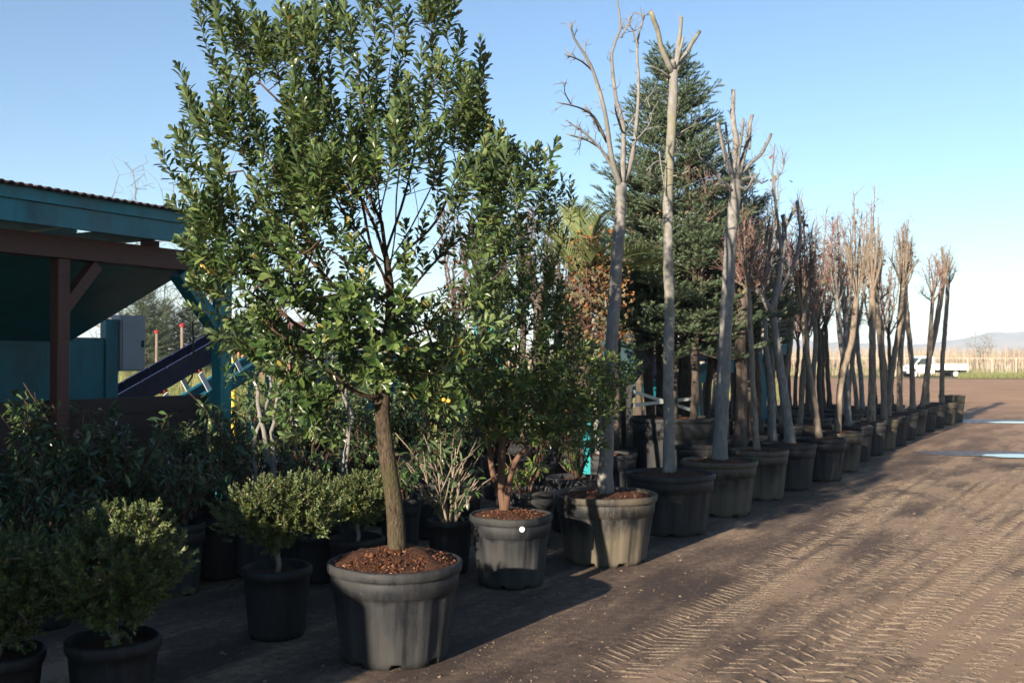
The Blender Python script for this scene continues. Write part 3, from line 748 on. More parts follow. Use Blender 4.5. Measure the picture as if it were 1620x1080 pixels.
att = crown_points(poly2, 7.2, 540, .9, lambda x, y, d: .45 if y < 440 else 1, mind=.05) - c2
att = att[np.argsort(np.linalg.norm(att - main[3], axis=1))]
n_lo = int(np.argmin(np.linalg.norm(tr.p[:30] - main[2], axis=1))); ctr = P(810, 560, 7.2) - c2; L1 = []
for a in att:
    i = tr.reach(a, n_lo, .08, .5, .009); out = norm(a - ctr); hgt = a[2] - ctr[2]
    ax = norm(np.array((0, 0, .6 + max(0, hgt))) + out * .6 + RNG.normal(0, .25, 3)); L = random.uniform(.1, .2); tipn = i
    for q in (.5, 1.): tipn = tr.node(a + ax * L * q, tipn)
    L1.append(shoot_leaves(a, ax, L, random.randint(15, 22), .07, 62, 24, -.1, sag=.1))
tr.radii(.036, .0021); tr.r *= .8
for ids in stems2[:2]: tr.r[ids[:9]] = np.maximum(tr.r[ids[:9]], np.linspace(.027, .017, 9))
tr.build(t2, M['bark_red'], M['bark_red'], k_trunk=12)
split_leaves(t2, 'elliptic', L1, M['leaf_bright'], 220, 'foliage', .95)
b = P(826, 837, 6.905) - c2; n2 = norm(np.array((b[0], b[1], 0)))
st = MB(); st.tube([b + n2 * (.302 - np.linalg.norm(b[:2])), b + n2 * (.3065 - np.linalg.norm(b[:2]))], .019, 20); st.build('sticker', M['white'], t2)['label'] = 'round white sticker on the pot rim'

# ------------------------------------------------------------------ bare trees of the front row
def twigs(tr, tips, n, L, up, rng=random):
    """short side twigs near the given node ids"""
    for _ in range(n):
        i = rng.choice(tips); d = norm(tr.d[i] * .6 + RNG.normal(0, .75, 3) + np.array((0, 0, up))); l = L * rng.uniform(.3, 1)
        j = tr.node(tr.p[i] + d * l * .5, i); j = tr.node(tr.p[i] + d * l + RNG.normal(0, l * .08, 3), j)
        if rng.random() < .5: tr.node(tr.p[j] + norm(d + RNG.normal(0, .6, 3)) * l * .4, j)
def limb_tubes(paths, base):
    """list of (pixel pts, depth, depth change, r0, r1) -> tubes, with blunt cut ends"""
    mb = MB(); ends = []
    for pts, d, dd, r0, r1 in paths:
        q = np.array([P(x, y, d + dd * i / max(1, len(pts) - 1)) for i, (x, y) in enumerate(pts)]) - base
        q = spline(q, .09); q[1:-1] += RNG.normal(0, min(r0, r1) * .16, q[1:-1].shape)
        r = np.linspace(r0, r1, len(q)) * (1 + .06 * np.sin(np.arange(len(q)) * 1.7 + r0 * 999)) * (1 + RNG.normal(0, .025, len(q)))
        mb.tube(q, r, 12 if r0 > .03 else 7 if r0 > .012 else 5); ends.append(q)
    return mb, ends
def side_twigs(mb, curves, n, L, up=.5, r=.004, lo=.35):
    for _ in range(n):
        q = random.choice(curves); i = int(random.uniform(lo, .99) * (len(q) - 1)); a = q[i]; d0 = norm(q[min(i + 1, len(q) - 1)] - q[max(i - 1, 0)])
        d = norm(d0 * .5 + RNG.normal(0, .7, 3) + np.array((0, 0, up))); l = L * random.uniform(.25, 1)
        m_ = a + d * l * .5; e = m_ + norm(d + RNG.normal(0, .35, 3)) * l * .5
        mb.tube([a, m_, e], [r, r * .75, r * .4], 4, False)
        for _k in range(2):
            if random.random() < .55: mb.tube([m_, m_ + norm(d + RNG.normal(0, .7, 3)) * l * .4], [r * .6, r * .35], 3, False)
def bare_tree(px, d, label, trunk, limbs, potR, potH, potmat, bark, seed, r0, r1, tw=(0, .2, .5), mound=.04, nclod=500, twmat=None, flutes=14, dry=0, drop=.03, group=None):
    c = at(px, d); root = thing('potted_bare_tree', label, 'potted tree', c, group=group)
    add_pot(root, potR, potH, potmat, seed, mound, nclod, drop, flutes)
    b0 = P(*trunk[0], d) - c; zs = potH - drop + mound * .8
    pts = [P(x, y, d) - c for x, y in trunk]; pts[0] = np.array((pts[0][0], 0, zs - .05))
    q = spline(pts, .1); q[1:-1] += RNG.normal(0, .0035, q[1:-1].shape); r = np.linspace(r0, r1, len(q)) * (1 + RNG.normal(0, .02, len(q))); r[:4] *= (1.3, 1.18, 1.09, 1.04)
    MB().tube(q, r, 16).build('trunk', M[bark], root, smooth=True)
    if limbs:
        ls = .82 if seed == 3 else 1.
        mb, cv = limb_tubes([(p, d, dd, a * ls, b * ls) for p, dd, a, b in limbs], c)
        mb.each('limb', M[bark], root)
        if tw[0]:
            m2 = MB(); side_twigs(m2, cv, tw[0], tw[1], tw[2]); m2.build('twigs', M[twmat or bark], root, kind='stuff')
        if dry:
            pp = []; dd = []
            for _ in range(dry):
                k = random.choice(cv); pp.append(k[int(random.uniform(.3, .99) * (len(k) - 1))] + RNG.normal(0, .05, 3)); dd.append(RNG.normal(0, 1, 3) + np.array((0, 0, -.6)))
            pp = np.array(pp); R = frames(np.array(dd), RNG.normal(0, 1, pp.shape))
            obj('dry_leaves', leaf_mesh('dry_leaves', 'maple', pp, R, RNG.uniform(.04, .075, dry), RNG.random(dry), M['leaf_dry'], 1), root, kind='stuff')
    return root
bare_tree(957, 8.05, 'bare grey tree with long spreading upright branches in dusty grey pot', [(957, 760), (961, 650), (968, 540), (976, 420), (981, 330), (984, 290)],
    [([(983, 300), (968, 250), (955, 170), (935, 105), (908, 60), (903, 35)], -.5, .03, .008), ([(984, 295), (1000, 250), (1010, 150), (1008, 70), (1018, 25), (1005, 20)], .3, .027, .007), ([(1009, 75), (1003, 50), (995, 40)], .1, .011, .006),
     ([(985, 290), (986, 200), (975, 160), (968, 85), (982, 45), (977, 5), (976, -25)], .0, .03, .006), ([(981, 300), (960, 250), (930, 215), (895, 190)], -.3, .018, .007), ([(960, 225), (940, 185), (915, 170), (880, 162)], -.6, .015, .005),
     ([(958, 222), (945, 200), (925, 165)], -.2, .012, .007), ([(940, 115), (920, 97), (893, 86)], -.35, .011, .006), ([(984, 215), (1000, 190), (1020, 160), (1040, 140)], .3, .012, .006), ([(983, 60), (995, 35), (1003, 20)], 0, .01, .005),
     ([(950, 235), (930, 222), (897, 212)], -.3, .012, .008), ([(985, 210), (978, 190), (972, 165)], -.5, .012, .009), ([(905, 168), (893, 145), (897, 125)], -.5, .007, .003), ([(1000, 230), (1030, 190), (1022, 150)], .5, .01, .004)],
    .415, .535, 'pot_dusty', 'bark_grey', 3, .058, .044, (110, .16, .35), .035, 1300)
bare_tree(1059, 9.38, 'straight pale trunk cut back to four short stubs, in black pot before the spruce', [(1059, 735), (1058, 620), (1059, 480), (1056, 360), (1059, 260), (1064, 170), (1066, 112)],
    [([(1065, 118), (1050, 85), (1038, 45), (1030, 18)], -.25, .03, .02), ([(1067, 115), (1073, 80), (1078, 28)], .1, .026, .017), ([(1068, 112), (1088, 80), (1107, 50)], .25, .026, .018), ([(1068, 110), (1075, 85), (1081, 58)], -.1, .017, .013),
     ([(1063, 125), (1045, 112), (1028, 104)], -.2, .012, .008), ([(1062, 220), (1085, 205), (1105, 195)], .3, .011, .006), ([(1058, 262), (1040, 255), (1022, 270)], -.3, .01, .005), ([(1057, 320), (1050, 290), (1043, 240)], -.2, .008, .005),
     ([(1058, 280), (1080, 275), (1100, 265)], -.2, .009, .005), ([(1068, 110), (1064, 100), (1063, 96)], -.05, .03, .025)],
    .425, .55, 'pot', 'bark_grey_moss', 4, .054, .042, (12, .2, .4), .035, 700)
bare_tree(1137, 10.5, 'thick pale tree with many short pruned stubs above a scarred neck, dusty pot', [(1138, 708), (1143, 620), (1149, 500), (1155, 400), (1160, 330), (1165, 285)],
    [([(1164, 290), (1150, 255), (1140, 215), (1135, 195)], -.25, .032, .014), ([(1165, 285), (1165, 230), (1160, 190), (1160, 142)], 0, .045, .02), ([(1166, 285), (1178, 240), (1185, 210), (1190, 182)], .15, .03, .018), ([(1166, 280), (1185, 262), (1207, 240), (1220, 212)], .3, .024, .015),
     ([(1162, 300), (1140, 285), (1125, 265), (1108, 252)], -.35, .022, .009), ([(1165, 275), (1172, 220), (1176, 188)], -.2, .02, .015), ([(1163, 280), (1152, 230), (1148, 195)], .2, .016, .011), ([(1168, 285), (1190, 280), (1205, 290), (1215, 285)], .2, .014, .007),
     ([(1163, 305), (1145, 290), (1133, 292)], -.4, .016, .01), ([(1167, 290), (1180, 300), (1195, 275)], -.35, .014, .008), ([(1186, 235), (1187, 215), (1184, 195)], .3, .014, .012)],
    .4, .555, 'pot_dusty', 'bark_grey', 5, .075, .062, (80, .22, .6), .04, 700)
LAB = ['slim tree with a mop of fine brownish twigs beside the thick pale stubbed tree', 'leaning grey tree forking low into two thick dark arms in black pot', 'crooked tan trunk leaning under a dense head of reddish twigs',
       'curved grey-tan trunk swaying right then upright, fine twigs above', 'slender leaning tree with purplish twiggy head in narrow black pot', 'tall straight bare tree, the highest spire of the far half of the row',
       'bare tree with brown trunk and tight upright twigs behind leaning curved trunk', 'bare tan tree with open pruned crown and dried leaves hanging', 'tall tan tree with straight pale branches gathered into a brush',
       'curved tan trunk bowing left near the far end of the row', 'leaning tan tree crossing behind the last two trunks of the row', 'sharply leaning tan tree second from the far end of the row', 'last tree of the row, slim and tan, beside the squarish end pot']
def auto_limbs(fx, fy, top, hw, n, r, d, spread=.4):
    out = []
    for i in range(n):
        u = (i + .5) / n * 2 - 1; u += random.uniform(-.2, .2); tx = fx + u * hw; ty = top + (fy - top) * (abs(u) ** 1.6 * .55 + random.uniform(0, .25))
        mx = fx + u * hw * .62 + random.uniform(-4, 4); my = fy + (ty - fy) * .45
        out.append(([(fx, fy + random.uniform(0, 12)), (mx, my), (tx + random.uniform(-5, 5), ty)], random.uniform(-spread, spread), r * random.uniform(.34, .58), r * random.uniform(.09, .17)))
    return out
FR = [  # pot px, depth, trunk pixels, crown top y, half width px, limbs, r0, pot R, pot H, bark, twig count, dry leaves
    (1201, 11.65, [(1197, 703), (1192, 620), (1187, 520), (1184, 455)], 345, 34, 9, .036, .335, .56, 'bark_tan', 110, 40, 'twig_purple'),
    (1247, 12.5, [(1251, 698), (1240, 620), (1228, 540), (1222, 492)], 228, 34, 5, .062, .335, .56, 'bark_grey', 60, 20, None),
    (1298, 13.4, [(1296, 692), (1286, 620), (1275, 550), (1270, 490)], 320, 30, 9, .045, .33, .56, 'bark_tan', 150, 60, 'twig_purple'),
    (1327, 14.55, [(1324, 668), (1331, 600), (1347, 540), (1355, 470)], 300, 24, 6, .048, .33, .56, 'bark_tan', 80, 20, None),
    (1348, 16.0, [(1342, 655), (1340, 600), (1330, 540), (1325, 475)], 335, 26, 8, .05, .32, .56, 'bark_grey', 130, 60, 'twig_purple'),
    (1371, 17.0, [(1378, 648), (1380, 580), (1380, 500), (1379, 455)], 286, 20, 5, .065, .32, .56, 'bark_tan', 70, 10, None),
    (1391, 18.0, [(1399, 644), (1396, 580), (1390, 520), (1386, 470)], 352, 22, 7, .055, .32, .55, 'bark_tan', 90, 20, None),
    (1409, 18.9, [(1404, 640), (1412, 580), (1422, 520), (1428, 450)], 345, 24, 6, .056, .32, .55, 'bark_tan', 80, 20, None),
    (1426, 20.2, [(1423, 634), (1424, 570), (1430, 500), (1433, 440)], 340, 16, 6, .06, .32, .55, 'bark_tan', 70, 10, None),
    (1442, 21.5, [(1444, 630), (1442, 570), (1436, 510), (1432, 455)], 358, 16, 5, .06, .32, .55, 'bark_tan', 50, 0, None),
    (1459, 22.6, [(1458, 628), (1468, 570), (1472, 520), (1476, 470)], 400, 20, 6, .05, .32, .55, 'bark_tan', 90, 0, 'twig_purple'),
    (1474, 23.8, [(1464, 628), (1468, 580), (1480, 520), (1493, 440)], 378, 15, 5, .075, .32, .55, 'bark_tan', 60, 0, None),
    (1492, 24.9, [(1490, 630), (1491, 570), (1496, 510), (1500, 450)], 402, 18, 5, .06, .32, .55, 'bark_tan', 60, 0, None)]
for i, (px, d, trk, top, hw, nl, r0, pR, pH, bk, ntw, dry, tm) in enumerate(FR):
    fx, fy = trk[-1]; lim = auto_limbs(fx, fy, top, hw, nl + 3, r0 * .8, d)
    if i == 1:
        lim = [([(1222, 495), (1205, 470), (1195, 455), (1188, 430)], -.2, .045, .02), ([(1223, 490), (1233, 430), (1241, 370), (1238, 340)], .1, .05, .03), ([(1236, 400), (1228, 330), (1222, 270), (1226, 228)], .1, .024, .007),
               ([(1228, 470), (1250, 430), (1265, 380), (1262, 320)], .3, .03, .02), ([(1240, 365), (1252, 340), (1262, 318)], -.2, .022, .018), ([(1205, 470), (1212, 420), (1226, 345)], -.4, .03, .018), ([(1224, 290), (1238, 270), (1240, 250)], 0, .009, .005)]
    bare_tree(px, d, LAB[i], trk, lim, pR, pH, 'pot' if i % 3 else 'pot_dusty', bk, 6 + i, r0, r0 * .8, (int(ntw * 2.2), .34, .95), .03, 120 if i < 5 else 0, tm, 14, dry)
c = at(1505, 26.3); e = thing('empty_pot', 'tall black pot at the very end of the front row', 'pot', c); add_pot(e, .33, .68, 'pot_dusty', 1, .02, 0, .02, 14)
# ------------------------------------------------------------------ rows behind: prototypes and copies
def proto_bare(name, label, group, H, fork, r0, lean, nl, ntw, bark, tm, potR, potH, potmat, seed, dry=0):
    random.seed(seed); root = thing(name, label, 'potted tree', (0, 0, -50), group=group)
    add_pot(root, potR, potH, potmat, seed, .03, 0, .03, 14)
    z0 = potH - .05; q = spline([(0, 0, z0), (lean * .3, .02, z0 + (fork - z0) * .35), (lean * .8, -.03, z0 + (fork - z0) * .75), (lean, 0, fork)], .12)
    q[1:-1] += RNG.normal(0, .005, q[1:-1].shape)
    r = np.linspace(r0, r0 * .78, len(q)); r[:3] *= (1.25, 1.12, 1.05)
    MB().tube(q, r, 12).build('trunk', M[bark], root, smooth=True)
    mb = MB(); cv = []
    for i in range(nl):
        a = i / nl * 6.283 + random.uniform(-.4, .4); sp = random.uniform(.12, .5); zt = fork + (H - fork) * random.uniform(.55, 1)
        b0 = np.array((lean, 0, fork - random.uniform(0, .15)))
        k = spline([b0, b0 + np.array((math.cos(a) * sp * .6, math.sin(a) * sp * .6, (zt - fork) * .4)), (lean + math.cos(a) * sp, math.sin(a) * sp, zt)], .12)
        k[1:] += RNG.normal(0, .012, k[1:].shape); mb.tube(k, np.linspace(r0 * .4, r0 * .11, len(k)), 7); cv.append(k)
    mb.each('limb', M[bark], root)
    m2 = MB(); side_twigs(m2, cv, int(ntw * 1.9), .4, .9, .0042, .1); m2.build('twigs', M[tm or bark], root, kind='stuff')
    if dry:
        pp = np.array([k[int(random.uniform(.3, .99) * (len(k) - 1))] for k in (random.choice(cv) for _ in range(dry))]) + RNG.normal(0, .06, (dry, 3))
        obj('dry_leaves', leaf_mesh('dry_leaves', 'maple', pp, frames(RNG.normal(0, 1, pp.shape), RNG.normal(0, 1, pp.shape)), RNG.uniform(.04, .08, dry), RNG.random(dry), M['leaf_dry'], 1), root, kind='stuff')
    return root
PB = [proto_bare('potted_bare_tree', 'bare dark-trunked tree in black pot among the rows behind the front row', 'dark bare trees in the back rows', 4.2, 2.35, .055, .1, 6, 120, 'bark_dark', 'twig_purple', .32, .55, 'pot', 31, 80),
      proto_bare('potted_bare_tree', 'bare greyish tree in black pot among the rows behind the front row', 'grey bare trees in the back rows', 4.4, 2.5, .06, -.12, 6, 90, 'bark_grey', None, .32, .55, 'pot', 32, 20),
      proto_bare('potted_bare_tree', 'bare tan tree with tight upright branches in the rows behind the front row', 'tan bare trees in the back rows', 4.5, 2.3, .05, .18, 5, 70, 'bark_tan', None, .32, .55, 'pot_dusty', 33, 10),
      proto_bare('potted_bare_tree', 'bare tree with dense reddish-purple twigs in the rows behind the front row', 'red-twigged bare trees in the back rows', 3.7, 2.1, .045, -.05, 9, 190, 'bark_dark', 'twig_purple', .3, .5, 'pot', 34, 120),
      proto_bare('potted_bare_tree', 'thick dark bare trunk with few stubs in the rows behind the front row', 'thick dark trunks in the back rows', 3.6, 2.5, .085, .06, 4, 40, 'bark_dark', None, .38, .55, 'pot', 35, 0)]
_used = set()
def place(proto, loc, rz=0., s=1., label=None, group=None):
    if proto.name not in _used: o = proto; _used.add(proto.name)
    else: o = copy_tree(proto)
    o.location = loc; o.rotation_euler = (0, 0, rz); o.scale = (s, s, s)
    if label: o['label'] = label
    if group: o['group'] = group
    elif label and 'group' in o and label: del o['group']
    return o
F0 = at(1059, 9.38)
NICK = [(1059, 9.38, 'straight stubbed trunk'), (1137, 10.5, 'scarred stubbed tree')] + [(f[0], f[1], n_) for f, n_ in zip(FR, ('slim mop-headed tree', 'low-forked leaning tree', 'crooked red-twigged tree', 'swaying curved trunk', 'slender purplish tree', 'tallest spire', 'tight upright-twigged tree', 'open pruned tan tree', 'brush-topped tan tree', 'bowed tan trunk', 'crossing leaning tree', 'sharply leaning tree', 'last slim tree'))]
random.seed(5)
for row in range(1, 6):
    s = {1: 3.2, 2: 2.9, 3: 2.4, 4: 2.6, 5: 3.4}[row]
    while s < 17.2:
        c = F0 + E_ * s - N_ * (.93 * row + random.uniform(-.1, .1)); pxx = CX + FPX * c[0] / c[1]
        # keep the spruce pots free
        k = random.choice([0, 0, 1, 2, 3, 4] if row > 1 else [1, 2, 2, 0, 3])
        if s < 6.5: k = random.choice([0, 4, 4, 0])
        ds = ['dark bare tree', 'grey bare tree', 'tan bare tree', 'red-twigged bare tree', 'thick dark trunk'][k]
        nk = NICK[int(np.argmin([abs(np.dot(at(a_, b_) - F0, E_) - s) for a_, b_, _ in NICK]))][2]
        lb = '%s in black pot, %s row back, behind the %s' % (ds, ['', 'second', 'third', 'fourth', 'fifth', 'sixth'][row], nk)
        place(PB[k], c, random.random() * 6.28, random.uniform(.88, 1.04), lb, 'bare trees in the rows behind the front row'); s += random.uniform(.85, 1.25) if row < 4 else random.uniform(1.0, 1.5)

# ------------------------------------------------------------------ spruces
def spruce(name, label, loc, H, zb, rmax, potR, potH, trunk_r, seed, mat='needle', pot=True, dens=1.0):
    rng = np.random.default_rng(seed); root = thing(name, label, 'spruce', loc)
    z0 = 0.
    if pot: add_pot(root, potR, potH, 'pot', seed, .03, 0, .04, 16); z0 = potH - .06
    MB().tube(spline([(0, 0, z0), (.02, 0, H * .5), (0, 0, H)], .15), np.linspace(trunk_r, .012, len(spline([(0, 0, z0), (.02, 0, H * .5), (0, 0, H)], .15))), 12).build('trunk', M['bark_dark'], root, smooth=True)
    bm_ = MB(); bp = []; bd = []; bs = []; bn = []
    z = zb
    while z < H - .05:
        t = (H - z) / (H - zb); L = rmax * (t ** .72) * rng.uniform(.82, 1.08) + .07; nb = int((6 + 5 * t) * dens) + 2
        if z < zb + .25: L *= .85
        for b in range(nb):
            a = b / nb * 6.283 + rng.uniform(-.4, .4); l = L * rng.uniform(.78, 1.12); rise = .55 * (1 - t) + rng.uniform(-.08, .12)
            d = np.array((math.cos(a), math.sin(a), 0)); m_ = 9
            u = np.linspace(0, 1, m_)[:, None]; zz = z + rng.uniform(-.14, .14)
            pts = np.array((0, 0, zz)) + d * l * u + np.array((0, 0, 1.)) * (l * (rise * u - .38 * t * u ** 1.2 + .26 * u ** 3))
            bm_.tube(pts, np.linspace(.012 * (.4 + t), .003, m_), 4, False)
            side = np.array((-d[1], d[0], 0)); ns = max(4, int(l / .042))
            for k in range(ns):
                f = .18 + .82 * (k + rng.random() * .6) / ns; f = min(f, .99); p = pts[0] + 0; i = f * (m_ - 1); i0 = int(i); p = pts[i0] + (pts[min(i0 + 1, m_ - 1)] - pts[i0]) * (i - i0)
                sg = 1 if k % 2 else -1; tl = min(.34, .1 + .3 * l * (1 - f)) * rng.uniform(.6, 1.1)
                td = norm(d * .75 + side * sg * rng.uniform(.5, 1.) + np.array((0, 0, rng.uniform(.05, .75))))
                m2 = max(2, int(tl / .06))
                for q in range(m2): bp.append(p + td * tl * (q + .3) / m2); bd.append(td); bs.append(.075)
            for q in range(3): bp.append(pts[-1 - (q > 1)] - d * .05 * q); bd.append(norm(pts[-1] - pts[-2])); bs.append(.08)
        z += rng.uniform(.07, .1) + .03 * t
    for q in range(14): bp.append(np.array((0, 0, H - .02 * q - .05))); bd.append(norm(np.array((rng.normal(0, .3), rng.normal(0, .3), 1)))); bs.append(.09)
    bm_.build('branches', M['bark_dark'], root)
    bp = np.array(bp); bd = np.array(bd); bs = np.array(bs); nn = 13
    n = len(bp); u = norm(np.cross(bd, rng.normal(size=(n, 3)))); v = np.cross(bd, u)
    az = (np.arange(nn) * 2.4)[None] + rng.random((n, 1)) * 6; t = (np.arange(nn) + .5) / nn
    U = u[:, None] * np.cos(az)[..., None] + v[:, None] * np.sin(az)[..., None]
    D = norm(bd[:, None] * .85 + U * .75 + np.array((0, 0, .22)))
    pos = bp[:, None] + bd[:, None] * (t[None, :, None] * bs[:, None, None])
    Nh = U + rng.normal(0, .2, U.shape)
    size = (np.repeat(bs[:, None], nn, 1) * .58 * rng.uniform(.7, 1.2, (n, nn))).ravel()
    va = np.repeat(np.clip(rng.normal(.45, .22, n), 0, 1), nn)
    o = obj('needles', leaf_mesh('needles', 'blade', pos.reshape(-1, 3), frames(D.reshape(-1, 3), Nh.reshape(-1, 3)), size, va, M[mat], .26), root, kind='stuff')
    return root
spruce('potted_spruce', 'tall dark spruce rising from the very large black pot behind the straight pale trunk', at(1063, 12.9), 5.55, 1.95, 1.34, .555, .87, .075, 1)
spruce('potted_spruce', 'second dark spruce, lower, behind the stubbed tree with the scars', at(1165, 15.2), 4.5, 2.05, .95, .42, .7, .065, 2)
spruce('potted_spruce', 'dark conifer in shade between the spruce and the dry orange maple', at(1010, 15.0), 4.0, 1.9, .95, .4, .65, .06, 3)
for px, d, k, lb in ((1170, 12.4, 4, 'big black tub with dark trunk between the pale stubbed tree and the slim twiggy tree'), (1222, 13.4, 1, 'dusty pot with pale trunk directly behind the low-forking leaning tree'), (1140, 13.6, 0, 'dark trunk in shade just right of the spruce trunk'), (1028, 13.9, 0, 'dark straight trunk left of the spruce tub'), (1090, 14.4, 4, 'dark thick trunk right behind the spruce tub'), (1118, 15.2, 0, 'dark trunk behind the spruce tub and beside the second spruce')):
    place(PB[k], at(px, d), random.random() * 6, .95, lb)

# ------------------------------------------------------------------ shrubs in pots
def ellipsoid_pts(n, c, r, rng=RNG, shell=.45, lump=0.):
    v = norm(rng.normal(size=(n, 3))); u = shell + (1 - shell) * rng.random((n, 1)) ** .6
    if lump: u = u * (1 + lump * vnoise(v[:, 0] * 3 + c[2] * 9, v[:, 1] * 3 + v[:, 2] * 4, 1, 2))[:, None]
    return np.array(c) + v * u * np.array(r)
def box_shrub(name, label, loc, potR, potH, cz, r, seed, n=420):
    rng = np.random.default_rng(seed); root = thing(name, label, 'box shrub', loc); z0 = potH - .05
    add_pot(root, potR, potH, 'pot_new', 0, .02, 0, .05, 14, smooth_pot=True, hoop=False, holes=False)
    tr = Tree(); tr.path([(0, 0, z0), (.01, 0, z0 + .06), (0, .01, z0 + .1)], step=.03)
    att = ellipsoid_pts(n, (0, 0, cz), r, rng, .5, .3); att = att[att[:, 2] > z0 + .06]
    att = att[np.argsort(np.linalg.norm(att - np.array((0, 0, z0 + .1)), axis=1))]; L = []
    for a in att:
        i = tr.reach(a, 0, .05, .3, .006, rng=rng); out = norm(a - np.array((0, 0, cz - .1))); ax = norm(out * .8 + np.array((0, 0, .5)) + rng.normal(0, .3, 3)); l = rng.uniform(.05, .085)
        tr.node(a + ax * l, i); L.append(shoot_leaves(a, ax, l, 20, .025, 60, 25, 0., rng=rng, jit=.4))
        b = a - ax * .05 + rng.normal(0, .02, 3); ax2 = norm(ax + rng.normal(0, .6, 3)); L.append(shoot_leaves(b, ax2, .06, 16, .024, 60, 25, 0., rng=rng, jit=.4))
    tr.radii(.016, .0014); tr.build(root, M['bark_tan'], M['bark_tan'], names=('stem', 'branches'), k_trunk=8)
    split_leaves(root, 'box', L, M['leaf_box'], 0, 'foliage', 1.0)
    return root
box_shrub('potted_box_shrub', 'large round leafy box shrub hiding most of its plain black pot', at(183, 4.5), .205, .36, .66, (.3, .3, .27), 1, 560)
box_shrub('potted_box_shrub', 'dark box shrub beside the round leafy one, half out of the yard shade', at(-2, 4.35), .2, .34, .6, (.25, .25, .26), 2, 440)
box_shrub('potted_box_shrub', 'flat-topped box shrub with visible stems in a plain round black pot', at(440, 5.85), .205, .4, .71, (.32, .28, .18), 3, 460)
box_shrub('potted_box_shrub', 'low box shrub tucked behind the thick mossy trunk', at(566, 7.05), .2, .36, .62, (.25, .23, .17), 4, 320)
box_shrub('potted_box_shrub', 'small box shrub behind the flat-topped one, between shaded pots', at(505, 7.3), .18, .34, .58, (.2, .2, .16), 5, 240)

def laurel(name, label, loc, potR, potH, H, spread, seed, nst=9, nleaf=26, leafsize=.08, mat='leaf_dark', bark='bark_brown', solo=40, pruned=True, potmat='pot_new', cat='shrub', wsc=1., lowleaf=.0, rbase=.011, kind='elliptic'):
    rng = np.random.default_rng(seed); rd = random.Random(seed); root = thing(name, label, cat, loc); z0 = potH - .06
    add_pot(root, potR, potH, potmat, seed % 3, .02, 0, .05, 14, hoop=potmat != 'pot_new', smooth_pot=potmat == 'pot_new', holes=potmat != 'pot_new')
    mb = MB(); L = []
    for i in range(nst):
        a = i / nst * 6.283 + rd.uniform(-.5, .5); s = spread * rd.uniform(.35, 1); h = H * rd.uniform(.7, 1)
        k = spline([(math.cos(a) * .03, math.sin(a) * .03, z0), (math.cos(a) * s * .5, math.sin(a) * s * .5, z0 + (h - z0) * .4), (math.cos(a) * s, math.sin(a) * s, h)], .07)
        k[1:] += rng.normal(0, .008, k[1:].shape); mb.tube(k, np.linspace(rbase, rbase * .4, len(k)), 6)
        subs = [(k, 1.)]
        for j in range(rd.randint(2, 4)):
            b = k[int(rd.uniform(.35, .9) * (len(k) - 1))]; d = norm(np.array((math.cos(a + rd.uniform(-1.3, 1.3)), math.sin(a + rd.uniform(-1.3, 1.3)), rd.uniform(.5, 1.6)))); l = rd.uniform(.15, .4) * spread / .3
            q = np.array([b, b + d * l * .5 + rng.normal(0, .01, 3), b + d * l]); mb.tube(q, [rbase * .5, rbase * .4, rbase * .25], 5); subs.append((q, .6))
        for q, wgt in subs:
            n = max(1, int(nleaf * wgt * rd.uniform(.4, 1.2) / len(subs) * 2))
            for _ in range(n):
                f = rd.uniform(.25 - lowleaf, 1); i0 = f * (len(q) - 1); i1 = int(i0); p = q[i1] + (q[min(i1 + 1, len(q) - 1)] - q[i1]) * (i0 - i1)
                ax = norm(rng.normal(0, 1, 3) * np.array((1, 1, .4)) + np.array((0, 0, .1))); L.append(shoot_leaves(p, ax, .05, rd.randint(2, 4), leafsize, 60, 30, 0, sag=.35, nh=(0, 0, 1), rng=rng, jit=.45))
    mb.build('stems', M[bark], root, smooth=True)
    split_leaves(root, kind, L, M[mat], solo, 'foliage', wsc)
    return root
LS = [  # px, depth, potR, potH, H, spread, stems, leaves, label
    (48, 6.45, .17, .44, 1.22, .34, 9, 30, 'tall dark photinia shrub with long drooping leaves against the low dark wall'),
    (118, 6.95, .17, .44, 1.38, .36, 9, 34, 'leafy dark shrub whose top reaches the brown hut post'),
    (205, 6.85, .17, .46, 1.15, .36, 12, 24, 'twiggy dark shrub with thin pale cut stems next to the reddish stems'),
    (283, 6.9, .18, .48, 1.1, .26, 12, 12, 'pruned shrub with upright reddish cut stems in round black pot'),
    (338, 8.1, .18, .46, 1.32, .3, 8, 24, 'shrub with light new leaves standing before the teal corner post'),
    (392, 8.6, .18, .46, 1.25, .36, 9, 34, 'dark leafy shrub beneath the conveyor end'),
    (462, 9.3, .2, .48, 1.35, .4, 9, 44, 'dense dark shrub behind the pale slim stems'),
    (540, 9.0, .2, .48, 1.4, .4, 10, 46, 'dense dark shrub behind the twisted slim trunks'),
    (606, 9.8, .2, .48, 1.4, .4, 9, 44, 'shaded evergreen shrub straight behind the mossy trunk'),
    (662, 9.9, .2, .48, 1.5, .42, 10, 46, 'shaded evergreen shrub right behind the fruiting branch'),
    (735, 10.4, .2, .48, 1.7, .45, 10, 50, 'tall shaded shrub behind the three-stemmed tree'),
    (500, 11.0, .22, .5, 1.5, .45, 9, 44, 'dark shrub in the rearmost row under the big tree crown'),
    (580, 11.6, .22, .5, 1.55, .45, 9, 44, 'dark shrub in the rearmost row before the mixing machine'),
    (790, 11.6, .22, .5, 1.9, .45, 10, 50, 'tall dark evergreen behind the palm fronds'),
    (850, 10.8, .22, .5, 1.7, .42, 10, 48, 'leafy evergreen under the palm'),
    (900, 11.4, .22, .5, 1.6, .4, 9, 40, 'dark evergreen behind the dry orange maple')]
